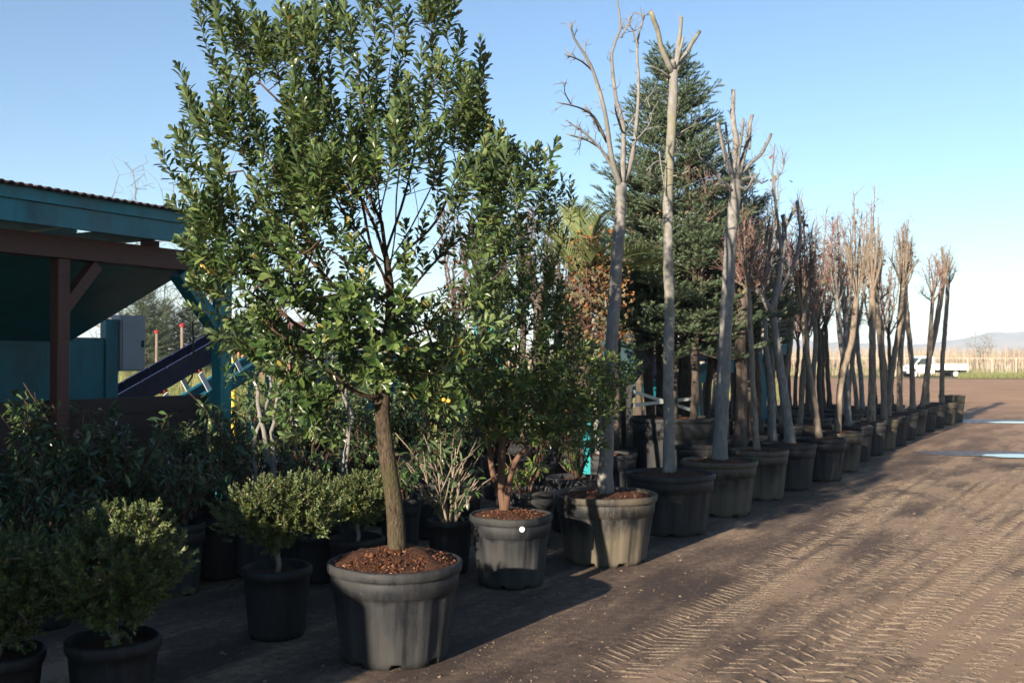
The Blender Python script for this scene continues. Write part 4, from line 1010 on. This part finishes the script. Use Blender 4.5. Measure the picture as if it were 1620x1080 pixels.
for i, (px, d, pR, pH, H, sp, ns, nlf, lb) in enumerate(LS):
    laurel('potted_laurel_shrub', lb, at(px, d), pR, pH, H, sp, 50 + i, ns, nlf, .088 if i < 6 else .075, 'leaf_dark', 'bark_red' if i == 3 else 'bark_brown', 40 if i < 6 else 0, potmat='pot_new' if i % 2 == 0 else 'pot')
laurel('potted_pruned_shrub', 'heavily pruned shrub of bare tan stems with few drooping leaves in small black pot', at(712, 7.6), .175, .395, .98, .26, 90, 14, 6, .09, 'leaf_dark', 'bark_tan', 40, lowleaf=.2, rbase=.012)
laurel('potted_laurel_shrub', 'small shrub with glossy drooping leaves in wide pot beside the three stems', at(832, 8.7), .27, .48, .85, .2, 91, 5, 9, .08, 'leaf_bright', 'bark_red', 20, potmat='pot')
laurel('potted_laurel_shrub', 'sparse shrub in wide pot left of the dusty grey pot, bright leaves', at(912, 9.45), .29, .5, 1.15, .28, 92, 7, 14, .07, 'leaf_bright', 'bark_brown', 20, potmat='pot')
laurel('potted_laurel_shrub', 'shaded shrub in round pot with red soil between the trunk and pruned stems', at(690, 9.1), .25, .5, 1.2, .3, 93, 8, 26, .075, 'leaf_dark', 'bark_brown', 0, potmat='pot')
laurel('potted_laurel_shrub', 'small shaded shrub in pot against the mossy trunk', at(634, 8.3), .18, .46, .9, .24, 94, 7, 18, .07, 'leaf_dark', 'bark_brown', 0, potmat='pot')
for i, (px, d, lb) in enumerate(((20, 6.0, 'sparse shrub in round black pot beside the dark box shrub'), (75, 6.05, 'thin shaded shrub in black pot between the box shrub and the low wall'), (345, 7.4, 'sparse shrub in black pot left of the slim pale-grey trunks'), (250, 7.6, 'leafy shrub in black pot hard against the dark low wall'), (480, 7.9, 'sparse shrub in shaded black pot right of the slim pale-grey trunks'))):
    laurel('potted_laurel_shrub', lb, at(px, d), .19, .46, .95 if d < 7 else 1.15, .28, 120 + i, 7, 16, .08, 'leaf_dark', 'bark_brown', 20, potmat='pot_new')
# slim multi-stemmed trees behind the box shrubs
def slim_tree(label, px, d, potR, potH, stems, seed, potmat='pot', leaves=10):
    rng = np.random.default_rng(seed); c = at(px, d); root = thing('potted_slim_tree', label, 'potted tree', c)
    add_pot(root, potR, potH, potmat, seed % 3, .02, 0, .04, 14); L = []
    for pts, r0, dd in stems:
        q = np.array([P(x, y, d + dd * i / (len(pts) - 1)) - c for i, (x, y) in enumerate(pts)]); q[0][2] = potH - .06; q[0][1] *= .3
        k = spline(q, .08); k[1:] += rng.normal(0, .007, k[1:].shape); MB().tube(k, np.linspace(r0, r0 * .6, len(k)), 9).build('trunk', M['bark_grey'], root, smooth=True)
        for _ in range(leaves): L.append(shoot_leaves(k[-1 - int(rng.integers(0, max(1, len(k) // 3)))] + rng.normal(0, .12, 3), rng.normal(0, 1, 3), .08, 7, .07, 60, 30, 0, rng=rng))
    split_leaves(root, 'elliptic', L, M['leaf_dark'], 0, 'foliage', 1.)
slim_tree('slim pale-grey trunks in the wide black pot behind the flat-topped box shrub', 420, 7.6, .345, .52, [([(425, 790), (428, 740), (415, 680), (408, 620), (412, 560)], .022, .1), ([(436, 790), (432, 700), (437, 640), (450, 560)], .02, -.1), ([(408, 790), (402, 700), (424, 630), (426, 560)], .018, .2)], 3)
slim_tree('twisted slim grey trunks in pot behind the low box shrub', 545, 8.3, .22, .5, [([(548, 770), (545, 720), (556, 660), (545, 620), (552, 560)], .024, .1), ([(538, 770), (552, 700), (550, 650), (530, 600)], .018, -.1)], 4)
slim_tree('slim leaning grey trunk in black pot beneath the conveyor frame', 470, 8.5, .19, .48, [([(452, 770), (455, 700), (462, 640), (470, 580)], .02, .1), ([(478, 770), (470, 690), (478, 620)], .017, 0)], 5)

# palm
cp = at(918, 11.3); pr = thing('potted_palm', 'feather palm with arching green fronds beside the spruce', 'palm', cp)
add_pot(pr, .33, .58, 'pot', 2, .03, 0, .04)
MB().tube(spline([(0, 0, .5), (.02, 0, 1.2), (.03, 0, 2.45)], .15), np.linspace(.13, .12, len(spline([(0, 0, .5), (.02, 0, 1.2), (.03, 0, 2.45)], .15))), 14).build('trunk', M['bark_dark'], pr, smooth=True)
rng = np.random.default_rng(8)
for i in range(17):
    a = i * 2.39996 + .3; el = .45 + 1.0 * ((i * 7) % 17) / 17; L = rng.uniform(1.25, 1.6)
    d = np.array((math.cos(a), math.sin(a), 0)); u = np.linspace(0, 1, 14)[:, None]
    pts = np.array((.03, 0, 2.45)) + d * L * (np.cos(el) * u + .1 * u * u) + np.array((0, 0, 1.)) * L * (np.sin(el) * u - .42 * u ** 2.3)
    mb = MB(); mb.tube(pts, np.linspace(.013, .003, 14), 5, False)
    n = 74; f = np.linspace(.1, .99, n); ii = f * 13; i0 = np.minimum(ii.astype(int), 12); pp = pts[i0] + (pts[i0 + 1] - pts[i0]) * (ii - i0)[:, None]
    tn = norm(pts[i0 + 1] - pts[i0]); sd = np.cross(tn, (0, 0, 1.)); sd = norm(sd); sg = np.where(np.arange(n) % 2, 1, -1)[:, None]
    D = norm(tn * .75 + sd * sg * .75 + np.cross(sd, tn) * .3 + rng.normal(0, .06, (n, 3))); size = .34 * np.sin(np.clip(f * 1.02 + .12, 0, 1) * math.pi) ** .6 + .05
    lm = leaf_mesh('frond', 'blade', pp, frames(D, np.cross(sd, tn) + 0 * D), size, rng.random(n), M['palm'], .062)
    fo = obj('frond', lm, pr); mb.build('midrib', M['palm'], fo)

# maple with dry orange leaves
cm = at(958, 11.0); mp = thing('potted_maple', 'small maple holding dry orange-brown leaves beside the palm', 'potted tree', cm)
add_pot(mp, .34, .58, 'pot', 1, .03, 200, .04)
tr = Tree(); tk = np.array([P(x, y, 11.) - cm for x, y in ((948, 700), (940, 620), (943, 540), (932, 470), (928, 420), (938, 370), (941, 338))]); tk[0][2] = .5
tr.path(tk, step=.1); att = ellipsoid_pts(130, P(938, 465, 11.) - cm, (.38, .4, .75), rng, .2)
for a in att[np.argsort(np.linalg.norm(att - tk[2], axis=1))]: tr.reach(a, 6, .1, .3, .015)
tr.radii(.032, .003); tr.build(mp, M['bark_grey'], M['bark_red'], k_trunk=10)
n = 1050; c = att[rng.integers(0, len(att), n)] + rng.normal(0, .075, (n, 3)); D = rng.normal(0, 1, (n, 3)) + np.array((0, 0, -.9))
obj('dry_leaves', leaf_mesh('dry_leaves', 'maple', c, frames(D, rng.normal(0, 1, (n, 3))), rng.uniform(.035, .065, n), rng.random(n), M['leaf_orange'], 1.), mp, kind='stuff')

# ------------------------------------------------------------------ teal hut
HO = np.array((-2.87, 9.5, 0.))
def hf(c):   # (s along, n towards the track, z) -> hut-local
    c = np.asarray(c, float); return c[:, :1] * E_ + c[:, 1:2] * N_ + c[:, 2:] * np.array((0, 0, 1.))
hut = thing('timber_hut', 'teal-painted open hut with brown beam, posts and dark ribbed roof', 'hut', HO)
S0 = -7.4
low = MB(); low.box(S0, -.01, -.1, -.06, .0, 1.275, hf); low.build('low_wall', M['dark_wall'], hut)
for k in range(9):
    b_ = MB(); b_.box(S0, -.012, -.058, -.04 + .004 * (k % 2), .006 + k * .141, .006 + k * .141 + .135, hf); b_.build('board', M['dark_wall'], hut)
for s, o_ in ((-1.62, 0), (-3.3, -.09), (-5.0, -.09), (-6.7, -.09)): MB().box(s - .055, s + .055, -.037 + o_, .073 + o_, 0, 2.425, hf, .008).build('post', M['brown_beam'], hut)['label'] = 'red-brown timber post'
MB().box(-.002, .138, .0, .14, 0, 2.425, hf, .012).build('post', M['teal_bright'], hut)['label'] = 'teal corner post'
MB().box(S0 - .1, .2, -.035, .105, 2.428, 2.605, hf).build('beam', M['brown_beam'], hut)
br = MB(); a = hf(np.array([(.02, .02, 1.93), (-.42, .02, 2.40)])); br.beam(a[0], a[1], .11, .15, N_); br.build('brace', M['teal'], hut)
br = MB(); a = hf(np.array([(-1.62, .02, 2.0), (-1.3, .02, 2.40)])); br.beam(a[0], a[1], .09, .1, N_); br.build('brace', M['brown_beam'], hut)
MB().prism([(0, 0)] * 0 or [(S0, .32), (-.4, .32), (-.4, .36), (S0, .36)], 2.635, 2.80, hf).build('fascia', M['teal'], hut)
MB().box(S0, -.31, .33, .385, 2.803, 2.895, hf).build('fascia', M['teal'], hut)
for s in np.arange(S0 + .3, -.5, .9): MB().box(s - .04, s + .04, -1.2, .318, 2.66, 2.78, hf).build('rafter', M['teal'], hut)
MB().box(S0, -.6, -1.25, -1.19, 2.785, 2.86, hf).build('purlin', M['teal'], hut)
for s in (-.75, -2.5, -4.2): MB().box(s - .05, s + .05, -.03, .1, 2.607, 2.66, hf).build('packing_block', M['brown_beam'], hut)
def ribbed(s0, s1, n0, z0, n1, z1, pitch=.076, h=.022):
    k = int((s1 - s0) / pitch * 6); s = np.linspace(s0, s1, k); w_ = np.abs(np.sin(s / pitch * math.pi)) * h
    rows = []; m_ = 9
    for i in range(m_):
        f = i / (m_ - 1); rows.append(np.stack([s, np.full(k, n0 + (n1 - n0) * f), z0 + (z1 - z0) * f + w_ + .004 * np.sin(s * 1.3 + i)], -1))
    top = np.concatenate(rows); bot = top - np.array((0, 0, .012)); V = hf(np.vstack([top, bot])); F = []; nn = k * m_
    I = (np.arange(m_ - 1)[:, None] * k + np.arange(k - 1)[None]).reshape(-1); q = np.stack([I, I + 1, I + k + 1, I + k], -1)
    ed = np.arange(k - 1); F = [q, q[:, ::-1] + nn, np.stack([ed, ed + nn, ed + nn + 1, ed + 1], -1)]
    return V, F
for i, (a, b) in enumerate(((S0 - .2, -3.9), (-3.87, -2.15), (-2.12, -.25))):
    V, F = ribbed(a, b, .44, 2.90, -1.25, 3.085); obj('roof_sheet', mesh('roof_sheet', V, F, M['roof_tile']), hut)
    V, F = ribbed(a, b, -1.26, 3.085, -2.7, 2.93); obj('roof_sheet', mesh('roof_sheet', V, F, M['roof_tile']), hut)
c8 = hf(np.array([(S0, -.12, 2.43), (-.22, -.12, 2.43), (.05, -2.2, 1.80), (S0, -2.2, 1.80), (S0, -.12, 2.46), (-.22, -.12, 2.46), (.05, -2.2, 1.83), (S0, -2.2, 1.83)])); MB().hexa(c8).build('sloping_ceiling', M['teal'], hut)
MB().box(S0, .5, -2.26, -2.22, .0, 1.85, hf).build('back_wall', M['teal'], hut)
MB().box(.5, .66, -2.3, -2.18, 0, 2.06, hf, .01).build('post', M['teal'], hut)
MB().box(S0, S0 + .08, -2.2, -.11, .0, 1.78, hf).build('end_wall', M['teal'], hut)
MB().box(S0 + 5.2, .02, -1.2, -.45, .0, .9, hf).build('counter', M['dark_wall'], hut)
cab = thing('electrical_cabinet', 'grey metal electrical cabinet fixed behind the teal hut post', 'cabinet', HO + hf(np.array([(.83, -2.24, 1.48)]))[0])
MB().box(-.165, .165, -.09, .09, 0, .63, hf, .01).build('case', M['grey_box'], cab); MB().box(-.15, .15, .092, .104, .02, .61, hf).build('door', M['grey_box'], cab); MB().box(.1, .12, .106, .125, .27, .35, hf).build('handle', M['black'], cab)
MB().tube(spline([hf(np.array([(.1, -1.1, 2.0)]))[0] + np.array((.35, .5, .02)), hf(np.array([(.1, -1.1, 1.5)]))[0] + np.array((.36, .5, 0)), hf(np.array([(.1, -1.1, 1.35)]))[0] + np.array((.3, .5, 0))], .05) * 1 , .01, 6).build('hanging_cable', M['black'], hut)

# ------------------------------------------------------------------ conveyors and mixing machine
def conveyor(label, a, b, w_, hs, brackets, legs, navy='navy', teal='teal'):
    """a, b: low and high end (world points, belt level)"""
    a = np.asarray(a, float); b = np.asarray(b, float); base = np.array((a[0], a[1], 0.)); root = thing('belt_conveyor', label, 'conveyor', base)
    a = a - base; b = b - base; t = norm(b - a); L = np.linalg.norm(b - a); s = norm(np.cross(t, (0, 0, 1.))); u = np.cross(s, t)
    np_ = int(L / .42)
    for sg in (1, -1):
        for k in range(np_):
            p0 = a + t * (k * L / np_ + .004) + s * sg * w_ / 2; p1 = a + t * ((k + 1) * L / np_ - .004) + s * sg * w_ / 2
            MB().beam(p0 + u * .13, p1 + u * .13, .02, .24, u).build('side_panel', M[navy], root)
            MB().beam(p0 + u * .255 + t * .01, p1 + u * .255 - t * .01, .034, .02, u).build('edge_strip', M[navy], root)
        MB().beam(a - u * hs + s * sg * (w_ / 2 - .02), b - u * hs + s * sg * (w_ / 2 - .02), .05, .17, u).build('frame_rail', M[teal], root)
        MB().beam(a - u * (hs - .095) + s * sg * (w_ / 2 - .0), b - u * (hs - .095) + s * sg * (w_ / 2 - .0), .1, .02, u).build('frame_flange', M[teal], root)
    MB().beam(a, b, w_ - .06, .015, u).build('belt', M['black'], root)
    for k in range(brackets):
        p = a + t * L * (k + .5) / brackets
        for sg in (1, -1): MB().beam(p - u * (hs - .08) + s * sg * (w_ / 2 + .03), p - u * .03 - t * .06 + s * sg * (w_ / 2 + .03), .012, .075, t).build('roller_bracket', M['white'], root)
        MB().tube([p - u * .03 - s * w_ * .45, p - u * .03 + s * w_ * .45], .032, 10).build('roller', M['redp'], root)
    MB().tube([b - s * w_ / 2 + u * .06, b + s * w_ / 2 + u * .06], .13, 18).build('head_drum', M['black'], root)
    for f in legs:
        p = a + t * L * f - u * hs
        for sg in (1, -1): MB().box(p[0] + s[0] * sg * w_ / 2 - .04, p[0] + s[0] * sg * w_ / 2 + .04, p[1] + s[1] * sg * w_ / 2 - .04, p[1] + s[1] * sg * w_ / 2 + .04, 0, p[2] - .02).build('leg', M['teal'], root)
    return root
conveyor('navy-sided belt conveyor rising from the hut towards the big tree', P(90, 708, 11.67), P(425, 513, 14.7), .34, .42, 6, (.55, .9))
conveyor('distant teal and navy conveyor seen between the dark trunks by the spruce', P(1010, 597, 17.5), P(1225, 528, 19.5), .6, .3, 6, (.3, .8))
mm = thing('mixing_machine', 'teal potting-soil mixing machine with hopper behind the big tree', 'machine', at(655, 14.6))
def frustum(mb, w0, d0, w1, d1, z0, z1, cx=0, cy=0):
    return mb.hexa(np.array([(cx - w0, cy - d0, z0), (cx + w0, cy - d0, z0), (cx + w0, cy + d0, z0), (cx - w0, cy + d0, z0), (cx - w1, cy - d1, z1), (cx + w1, cy - d1, z1), (cx + w1, cy + d1, z1), (cx - w1, cy + d1, z1)], float))
frustum(MB(), .35, .3, .95, .7, 1.05, 1.6).build('hopper', M['teal'], mm); frustum(MB(), .97, .72, .97, .72, 1.602, 1.75).build('hopper_rim', M['teal'], mm)
MB().box(-1.05, 1.25, -.45, .45, .72, 1.03).build('machine_body', M['teal'], mm)
for sx in (-1, 1):
    for sy in (-.4, .4): MB().box(sx * .95 - .05, sx * .95 + .05, sy - .05, sy + .05, 0, .718).build('leg', M['teal_bright'], mm)
MB().box(.9, 1.3, -.4, .4, 1.032, 2.3).build('elevator_housing', M['teal_bright'], mm); MB().box(-1.5, -1.06, -.3, .3, .7, 1.6).build('control_panel', M['grey_box'], mm)
MB().tube([(.2, -.5, .3), (.2, -.47, 1.0)], .04, 10).build('yellow_pipe', M['yellow'], mm)
dh = thing('dark_hopper', 'dark six-sided hopper with teal side standing in front of the distant conveyor', 'hopper', at(985, 13.2))
MB().prism([(-.36, 1.22), (-.05, .98 + .42), (0, 0)] * 0 or [(-.34, 1.28), (-.1, 1.28), (.1, 1.28), (.33, 1.585), (.08, 1.98), (-.34, 1.98)], -.35, .35, lambda c: c[:, [0, 2, 1]]).build('bin', M['black'], dh)
MB().prism([(-.3, 1.36), (.06, 1.36), (.19, 1.585), (.04, 1.85), (-.3, 1.85)], -.357, -.352, lambda c: c[:, [0, 2, 1]]).build('side_plate', M['dark_teal'], dh)
for sx in (-.28, .05): 
    for sy in (-.3, .3): MB().box(sx - .04, sx + .04, sy - .04, sy + .04, 0, 1.278).build('leg', M['black'], dh)
MB().beam((.1, -.3, 1.2), (.95, -.1, .93), .04, .04).build('brace', M['steel'], dh); MB().beam((.1, -.3, 1.02), (.9, -.1, 1.1), .04, .04).build('brace', M['steel'], dh)
ty = thing('teal_stand', 'bright teal steel stand between the evergreen and the dusty grey pot', 'stand', at(928, 10.15))
MB().box(-.035, .035, -.03, .03, 0, 1.2).build('upright', M['teal_bright'], ty); MB().box(-.09, .15, -.05, .05, 1.202, 1.24).build('top_plate', M['teal_bright'], ty); MB().box(-.16, .16, -.12, .12, 0.0, .02).build('foot', M['teal_bright'], ty)
for px, py0, d, lb in ((369, 505, 15.5, 'yellow pole with white cap standing behind the navy conveyor'), (708, 560, 16., 'yellow pole beside the teal mixing machine')):
    c = at(px, d); yp = thing('yellow_pole', lb, 'pole', c); h = P(px, py0, d)[2]; MB().tube([(0, 0, 0), (0, 0, h)], .042, 12).build('pole', M['yellow'], yp); MB().tube([(0, 0, h + .001), (0, 0, h + .09)], .034, 10).build('cap', M['white'], yp)
for px, py0, d in ((288, 517, 27.), (248, 527, 30.)):
    c = at(px, d); h = P(px, py0, d)[2]; mp_ = thing('marker_post', 'thin post with red cap standing in the tall meadow grass', 'post', c, group='red-capped posts in the meadow'); MB().tube([(0, 0, 0), (0, 0, h)], .045, 8).build('pole', M['reed'] if False else M['timber_grey'], mp_); MB().tube([(0, 0, h + .001), (0, 0, h + .06), (0, 0, h + .1)], [.07, .085, .02], 10).build('cap', M['redp'], mp_)
ps = thing('far_shed', 'low pink shed with rusty brown roof beyond the navy conveyor', 'shed', at(420, 36))
MB().box(-1.6, .9, 0, 3, 0, 2.35).build('wall', M['pinkwall'], ps); MB().hexa(np.array([(-2.0, -.5, 2.3), (1.2, -.5, 2.3), (1.2, 1.5, 2.95), (-2.0, 1.5, 2.95), (-2.0, -.5, 2.4), (1.2, -.5, 2.4), (1.2, 1.5, 3.05), (-2.0, 1.5, 3.05)])).build('roof', M['shed_roof'], ps); MB().box(-.4, .4, -.02, -.001, 0, 1.9).build('door', M['shed_roof'], ps)

# ------------------------------------------------------------------ vegetation further off
def blades(name, label, pts, h, wd, mat, lean=.25, seed=0):
    rng = np.random.default_rng(seed); n = len(pts); D = np.array((0, 0, 1.)) + rng.normal(0, lean, (n, 3)); Nh = rng.normal(0, 1, (n, 3)); Nh[:, 2] *= .2
    size = h * rng.uniform(.5, 1.1, n)
    o = obj(name, leaf_mesh(name, 'blade', pts, frames(D, Nh), size, rng.random(n), M[mat], wd), kind='stuff'); o['label'] = label; o['category'] = 'grass'; return o
rng = np.random.default_rng(4)
def field_pts(px0, px1, d0, d1, n, z=0.):
    d = np.sqrt(rng.uniform(d0 * d0, d1 * d1, n)); px = rng.uniform(px0, px1, n); return np.stack([(px - CX) / FPX * d, d, np.full(n, z)], -1)
blades('meadow_grass', 'tall yellow-green meadow grass and weeds beyond the hut', field_pts(120, 760, 19, 42, 26000, .03), 1.35, .018, 'grass', .22, 1)
blades('verge_grass', 'rough dry green grass along the wire fence by the truck', field_pts(1515, 1700, 87, 97, 9000, .035), .55, .07, 'grass', .3, 2)
blades('weed_tussocks', 'low weeds on the far side of the dirt yard', field_pts(820, 1240, 34, 75, 9000, .0), .5, .05, 'grass', .3, 3)
blades('reed_bed', 'dry pale reeds behind the wire fence', field_pts(1000, 1720, 101, 108, 4500, .05), 1.0, .05, 'reed', .12, 5)
o = blades('far_russet_scrub', 'far band of bare russet saplings beyond the green field', field_pts(760, 1900, 180, 235, 15000, .05), 4.6, .035, 'red_twig', .1, 6); o['category'] = 'scrub'
def far_bare(name, label, loc, H, w_, seed, bark='bark_grey', n=260, r=.16, group=None):
    rng = np.random.default_rng(seed); root = thing(name, label, 'tree', loc, group=group); tr = Tree()
    tr.path([(0, 0, -.1), (.1, 0, H * .2), (0, .1, H * .38), (.1, 0, H * .7)], step=H / 26)
    att = ellipsoid_pts(n, (0, 0, H * .64), (w_, w_, H * .37), rng, .3)
    for a in att[np.argsort(np.linalg.norm(att - np.array((0, 0, H * .3)), axis=1))]: tr.reach(a, 6, H / 22, .5, H * .006, rng=rng)
    for i in range(tr.n):
        if rng.random() < .8: j = tr.node(tr.p[i] + norm(rng.normal(0, 1, 3) + np.array((0, 0, .7))) * H * rng.uniform(.03, .09), i)
    tr.radii(r, .012); tr.build(root, M[bark], M[bark], k_trunk=10)
    for ch in root.children:
        if ch.name.startswith('branches'): ch['kind'] = 'stuff'
    return root
far_bare('bare_tree', 'pale leafless tree standing alone before the far mountains', at(1553, 190), 7.6, 3.2, 1)
for i, (px, d, H) in enumerate(((1598, 200, 4.2), (1625, 205, 4.6))):
    rb = far_bare('russet_bush', 'low russet leafless bush right of the lone pale tree', at(px, d), H, 2.2, 20 + i, 'twig_purple', 200, .1, group='russet bushes by the lone tree')
for i, (px, d, H, w_, lb) in enumerate(((225, 62, 14.0, 4.5, 'tall bare tree whose thin crown shows above the hut roof'), (330, 58, 7.5, 3.5, 'bare pale tree behind the meadow and the teal post'), (285, 66, 6.8, 3.6, 'bushy bare tree among the conifers behind the meadow'), (480, 70, 8.5, 4, 'bare tree far behind the navy conveyor'), (600, 75, 5.5, 3.6, 'low bare tree far behind the mixing machine'), (165, 60, 9, 3.5, 'bare tree seen past the hut back wall'))):
    far_bare('bare_tree', lb, at(px, d), H, w_, 40 + i, 'bark_grey' if i != 2 else 'bark_tan', 240, .15)
for i, (px, d, H, r, lb) in enumerate(((230, 50, 5.2, 2.0, 'dark wide conifer behind the meadow grass'), (262, 54, 4.8, 1.8, 'dark conifer next to the widest conifer of the meadow edge'), (300, 52, 4.6, 1.7, 'dark conifer behind the red-capped posts'), (345, 56, 4.8, 1.8, 'dark conifer behind the pink shed'), (195, 55, 4.2, 1.6, 'dark conifer by the hut cabinet'), (430, 60, 4.6, 1.8, 'dark conifer far behind the conveyor head'), (520, 64, 4.4, 1.8, 'dark conifer far behind the big tree'))):
    s_ = spruce('far_conifer', lb, at(px, d), H, .3, r, 0, 0, .12, 60 + i, 'needle_far', False, .6); s_['category'] = 'conifer'
    for ch in s_.children:
        if ch.name.startswith('needles'): pass

# ------------------------------------------------------------------ wire fence, truck
fn = thing('wire_fence', 'pale post-and-wire fence running along the far side of the yard', 'fence', (60, 100, 0))
A = at(880, 98.6) - np.array((60, 100, 0)); B = at(1760, 98.6) - np.array((60, 100, 0))
pm = MB().box(-.06, .06, -.06, .06, 0, 1.78).mesh('post', M['concrete_post'])
npst = 24
for i in range(npst): obj('post', pm, fn, A + (B - A) * i / (npst - 1))
for z in (.5, .95, 1.4): MB().tube([A + np.array((0, -.07, z)), B + np.array((0, -.07, z))], .008, 4).build('wire', M['steel'], fn)
MB().beam(A + np.array((0, 0, 1.815)), B + np.array((0, 0, 1.815)), .08, .07).build('top_rail', M['concrete_post'], fn)
sm = MB().box(-.025, .025, -.025, .025, .05, 1.25).mesh('stake', M['concrete_post']); random.seed(3)
for i in range(46):
    px = random.uniform(1528, 1640); st = obj('plant_stake', sm, None, at(px, random.uniform(103, 107))); st.scale = (1, 1, random.uniform(.8, 1.2)); st['label'] = 'pale plant stake standing among the dry reeds behind the fence'; st['category'] = 'stake'; st['group'] = 'stakes behind the fence'

tk = thing('flatbed_truck', 'white single-cab flatbed truck parked at the far side of the yard', 'truck', at(1475, 92.5))
yz = lambda c: c[:, [0, 2, 1]]
cabp = [(-2.72, .42), (-2.75, .8), (-2.62, 1.02), (-2.05, 1.18), (-1.5, 1.88), (-1.3, 2.0), (-.35, 2.02), (-.22, 1.9), (-.2, .42)]
# wheel arch cut in outline
arch = [(-1.5 + .0, .42)]
outline = [(-2.72, .42), (-2.75, .8), (-2.62, 1.02), (-2.05, 1.18), (-1.5, 1.86), (-1.28, 2.0), (-.4, 2.02), (-.24, 1.9), (-.2, .42), (-1.62, .42)] + [(-2.05 + .43 * math.cos(a), .42 + .43 * math.sin(a)) for a in np.linspace(.25, math.pi - .25, 9)] + [(-2.48, .42)]
MB().prism(outline, -.92, .92, yz).build('cab', M['white'], tk)
for sg in (-1, 1):
    y = sg * .925
    MB().prism([(-1.86, 1.22), (-1.42, 1.8), (-.95, 1.82), (-.95, 1.22)], y - .006, y + .006, yz).build('side_window', M['glass'], tk)
    MB().prism([(-.88, 1.24), (-.88, 1.82), (-.42, 1.82), (-.42, 1.24)], y - .006, y + .006, yz).build('side_window', M['glass'], tk)
    dr = MB().prism([(-1.9, .55), (-1.9, 1.15), (-.93, 1.15), (-.93, .55)], y - .004, y + .004, yz).build('door', M['white'], tk)
    MB().box(-1.08, -.96, y + sg * .01 - .006, y + sg * .01 + .006, 1.0, 1.03).build('handle', M['black'], dr)
    MB().box(-1.82, -1.7, y + sg * .12 - .07, y + sg * .12 + .07, 1.2, 1.45).build('mirror', M['black'], tk)
    MB().box(-2.76, -2.6, sg * .72 - .14, sg * .72 + .14, .84, .98).build('headlight', M['glass'], tk)
    MB().box(-.12, 2.85, sg * .96 - .015, sg * .96 + .015, .82, 1.3).build('bed_side', M['white'], tk)
    for x in (-2.05, 1.75):
        wl = MB().tube([(x, sg * .92 - .12 * sg - .11, .36), (x, sg * .92 - .12 * sg + .11, .36)], .36, 20).build('wheel', M['black'], tk)
        MB().tube([(x, sg * .925, .36), (x, sg * .94, .36)], .24, 16).build('rim', M['rim'], wl)
MB().prism([(-2.0, 1.25), (-1.53, 1.84), (-1.515, 1.83), (-1.985, 1.24)], -.8, .8, yz).build('windscreen', M['glass'], tk)
MB().box(-.15, 2.9, -.98, .98, .74, .815).build('bed_floor', M['white'], tk); MB().box(2.84, 2.88, -.94, .94, .82, 1.3).build('tailgate', M['white'], tk); MB().box(-.14, -.1, -.94, .94, .82, 1.75).build('headboard', M['steel'], tk)
MB().box(-.2, 2.75, -.4, .4, .5, .735).build('chassis', M['black'], tk); MB().box(-2.8, -2.66, -.88, .88, .38, .62).build('bumper', M['black'], tk); MB().box(2.3, 2.8, -.8, .8, .5, .7).build('tail_light_bar', M['black'], tk)

# ------------------------------------------------------------------ unseen shed added behind the camera to shade the near left corner
sh0 = np.array((-5.2, -2.2, 0.))
shd = thing('added_shade_shed', 'unseen grey timber shed with single-pitch roof, added to shade the near left', 'shed', sh0)
def sf(c): return hf(c)
for k in range(11): MB().box(-2.6, 2.4, -.02, .02 + .004 * (k % 2), .02 + k * .168, .02 + k * .168 + .163, hf).build('board', M['timber_grey'], shd)
c8 = hf(np.array([(-2.6, -2.85, 0), (-2.6, -.021, 0), (2.4, -.021, 0), (2.4, -2.85, 0), (-2.6, -2.85, 3.2), (-2.6, -.021, 1.93), (2.4, -.021, 1.93), (2.4, -2.85, 3.2)])); MB().hexa(c8).build('wall', M['timber_grey'], shd)
c8 = hf(np.array([(-2.8, -3.0, 3.32), (-2.8, .12, 1.89), (2.6, .12, 1.89), (2.6, -3.0, 3.32), (-2.8, -3.0, 3.38), (-2.8, .12, 1.95), (2.6, .12, 1.95), (2.6, -3.0, 3.38)])); MB().hexa(c8).build('roof', M['roof_tile'], shd)
MB().box(2.405, 2.44, -2.6, -1.4, .02, 2.1, hf).build('door', M['dark_wall'], shd)

# ------------------------------------------------------------------ haze
hz = MB().box(-4200, 4200, -300, 4300, -1, 125).build('haze', None, kind='stuff')
hz['label'] = 'thin pale haze over the fields and mountains'; hz['category'] = 'haze'
hm = bpy.data.materials.new('thin_haze'); hm.use_nodes = True; nt = hm.node_tree
nt.nodes.remove(nt.nodes['Principled BSDF']); pv = nt.nodes.new('ShaderNodeVolumePrincipled'); pv.inputs['Color'].default_value = (.72, .86, 1, 1); pv.inputs['Density'].default_value = .0003; pv.inputs['Anisotropy'].default_value = .0
nt.links.new(pv.outputs[0], nt.nodes['Material Output'].inputs['Volume'])
hz.data.materials.append(hm)
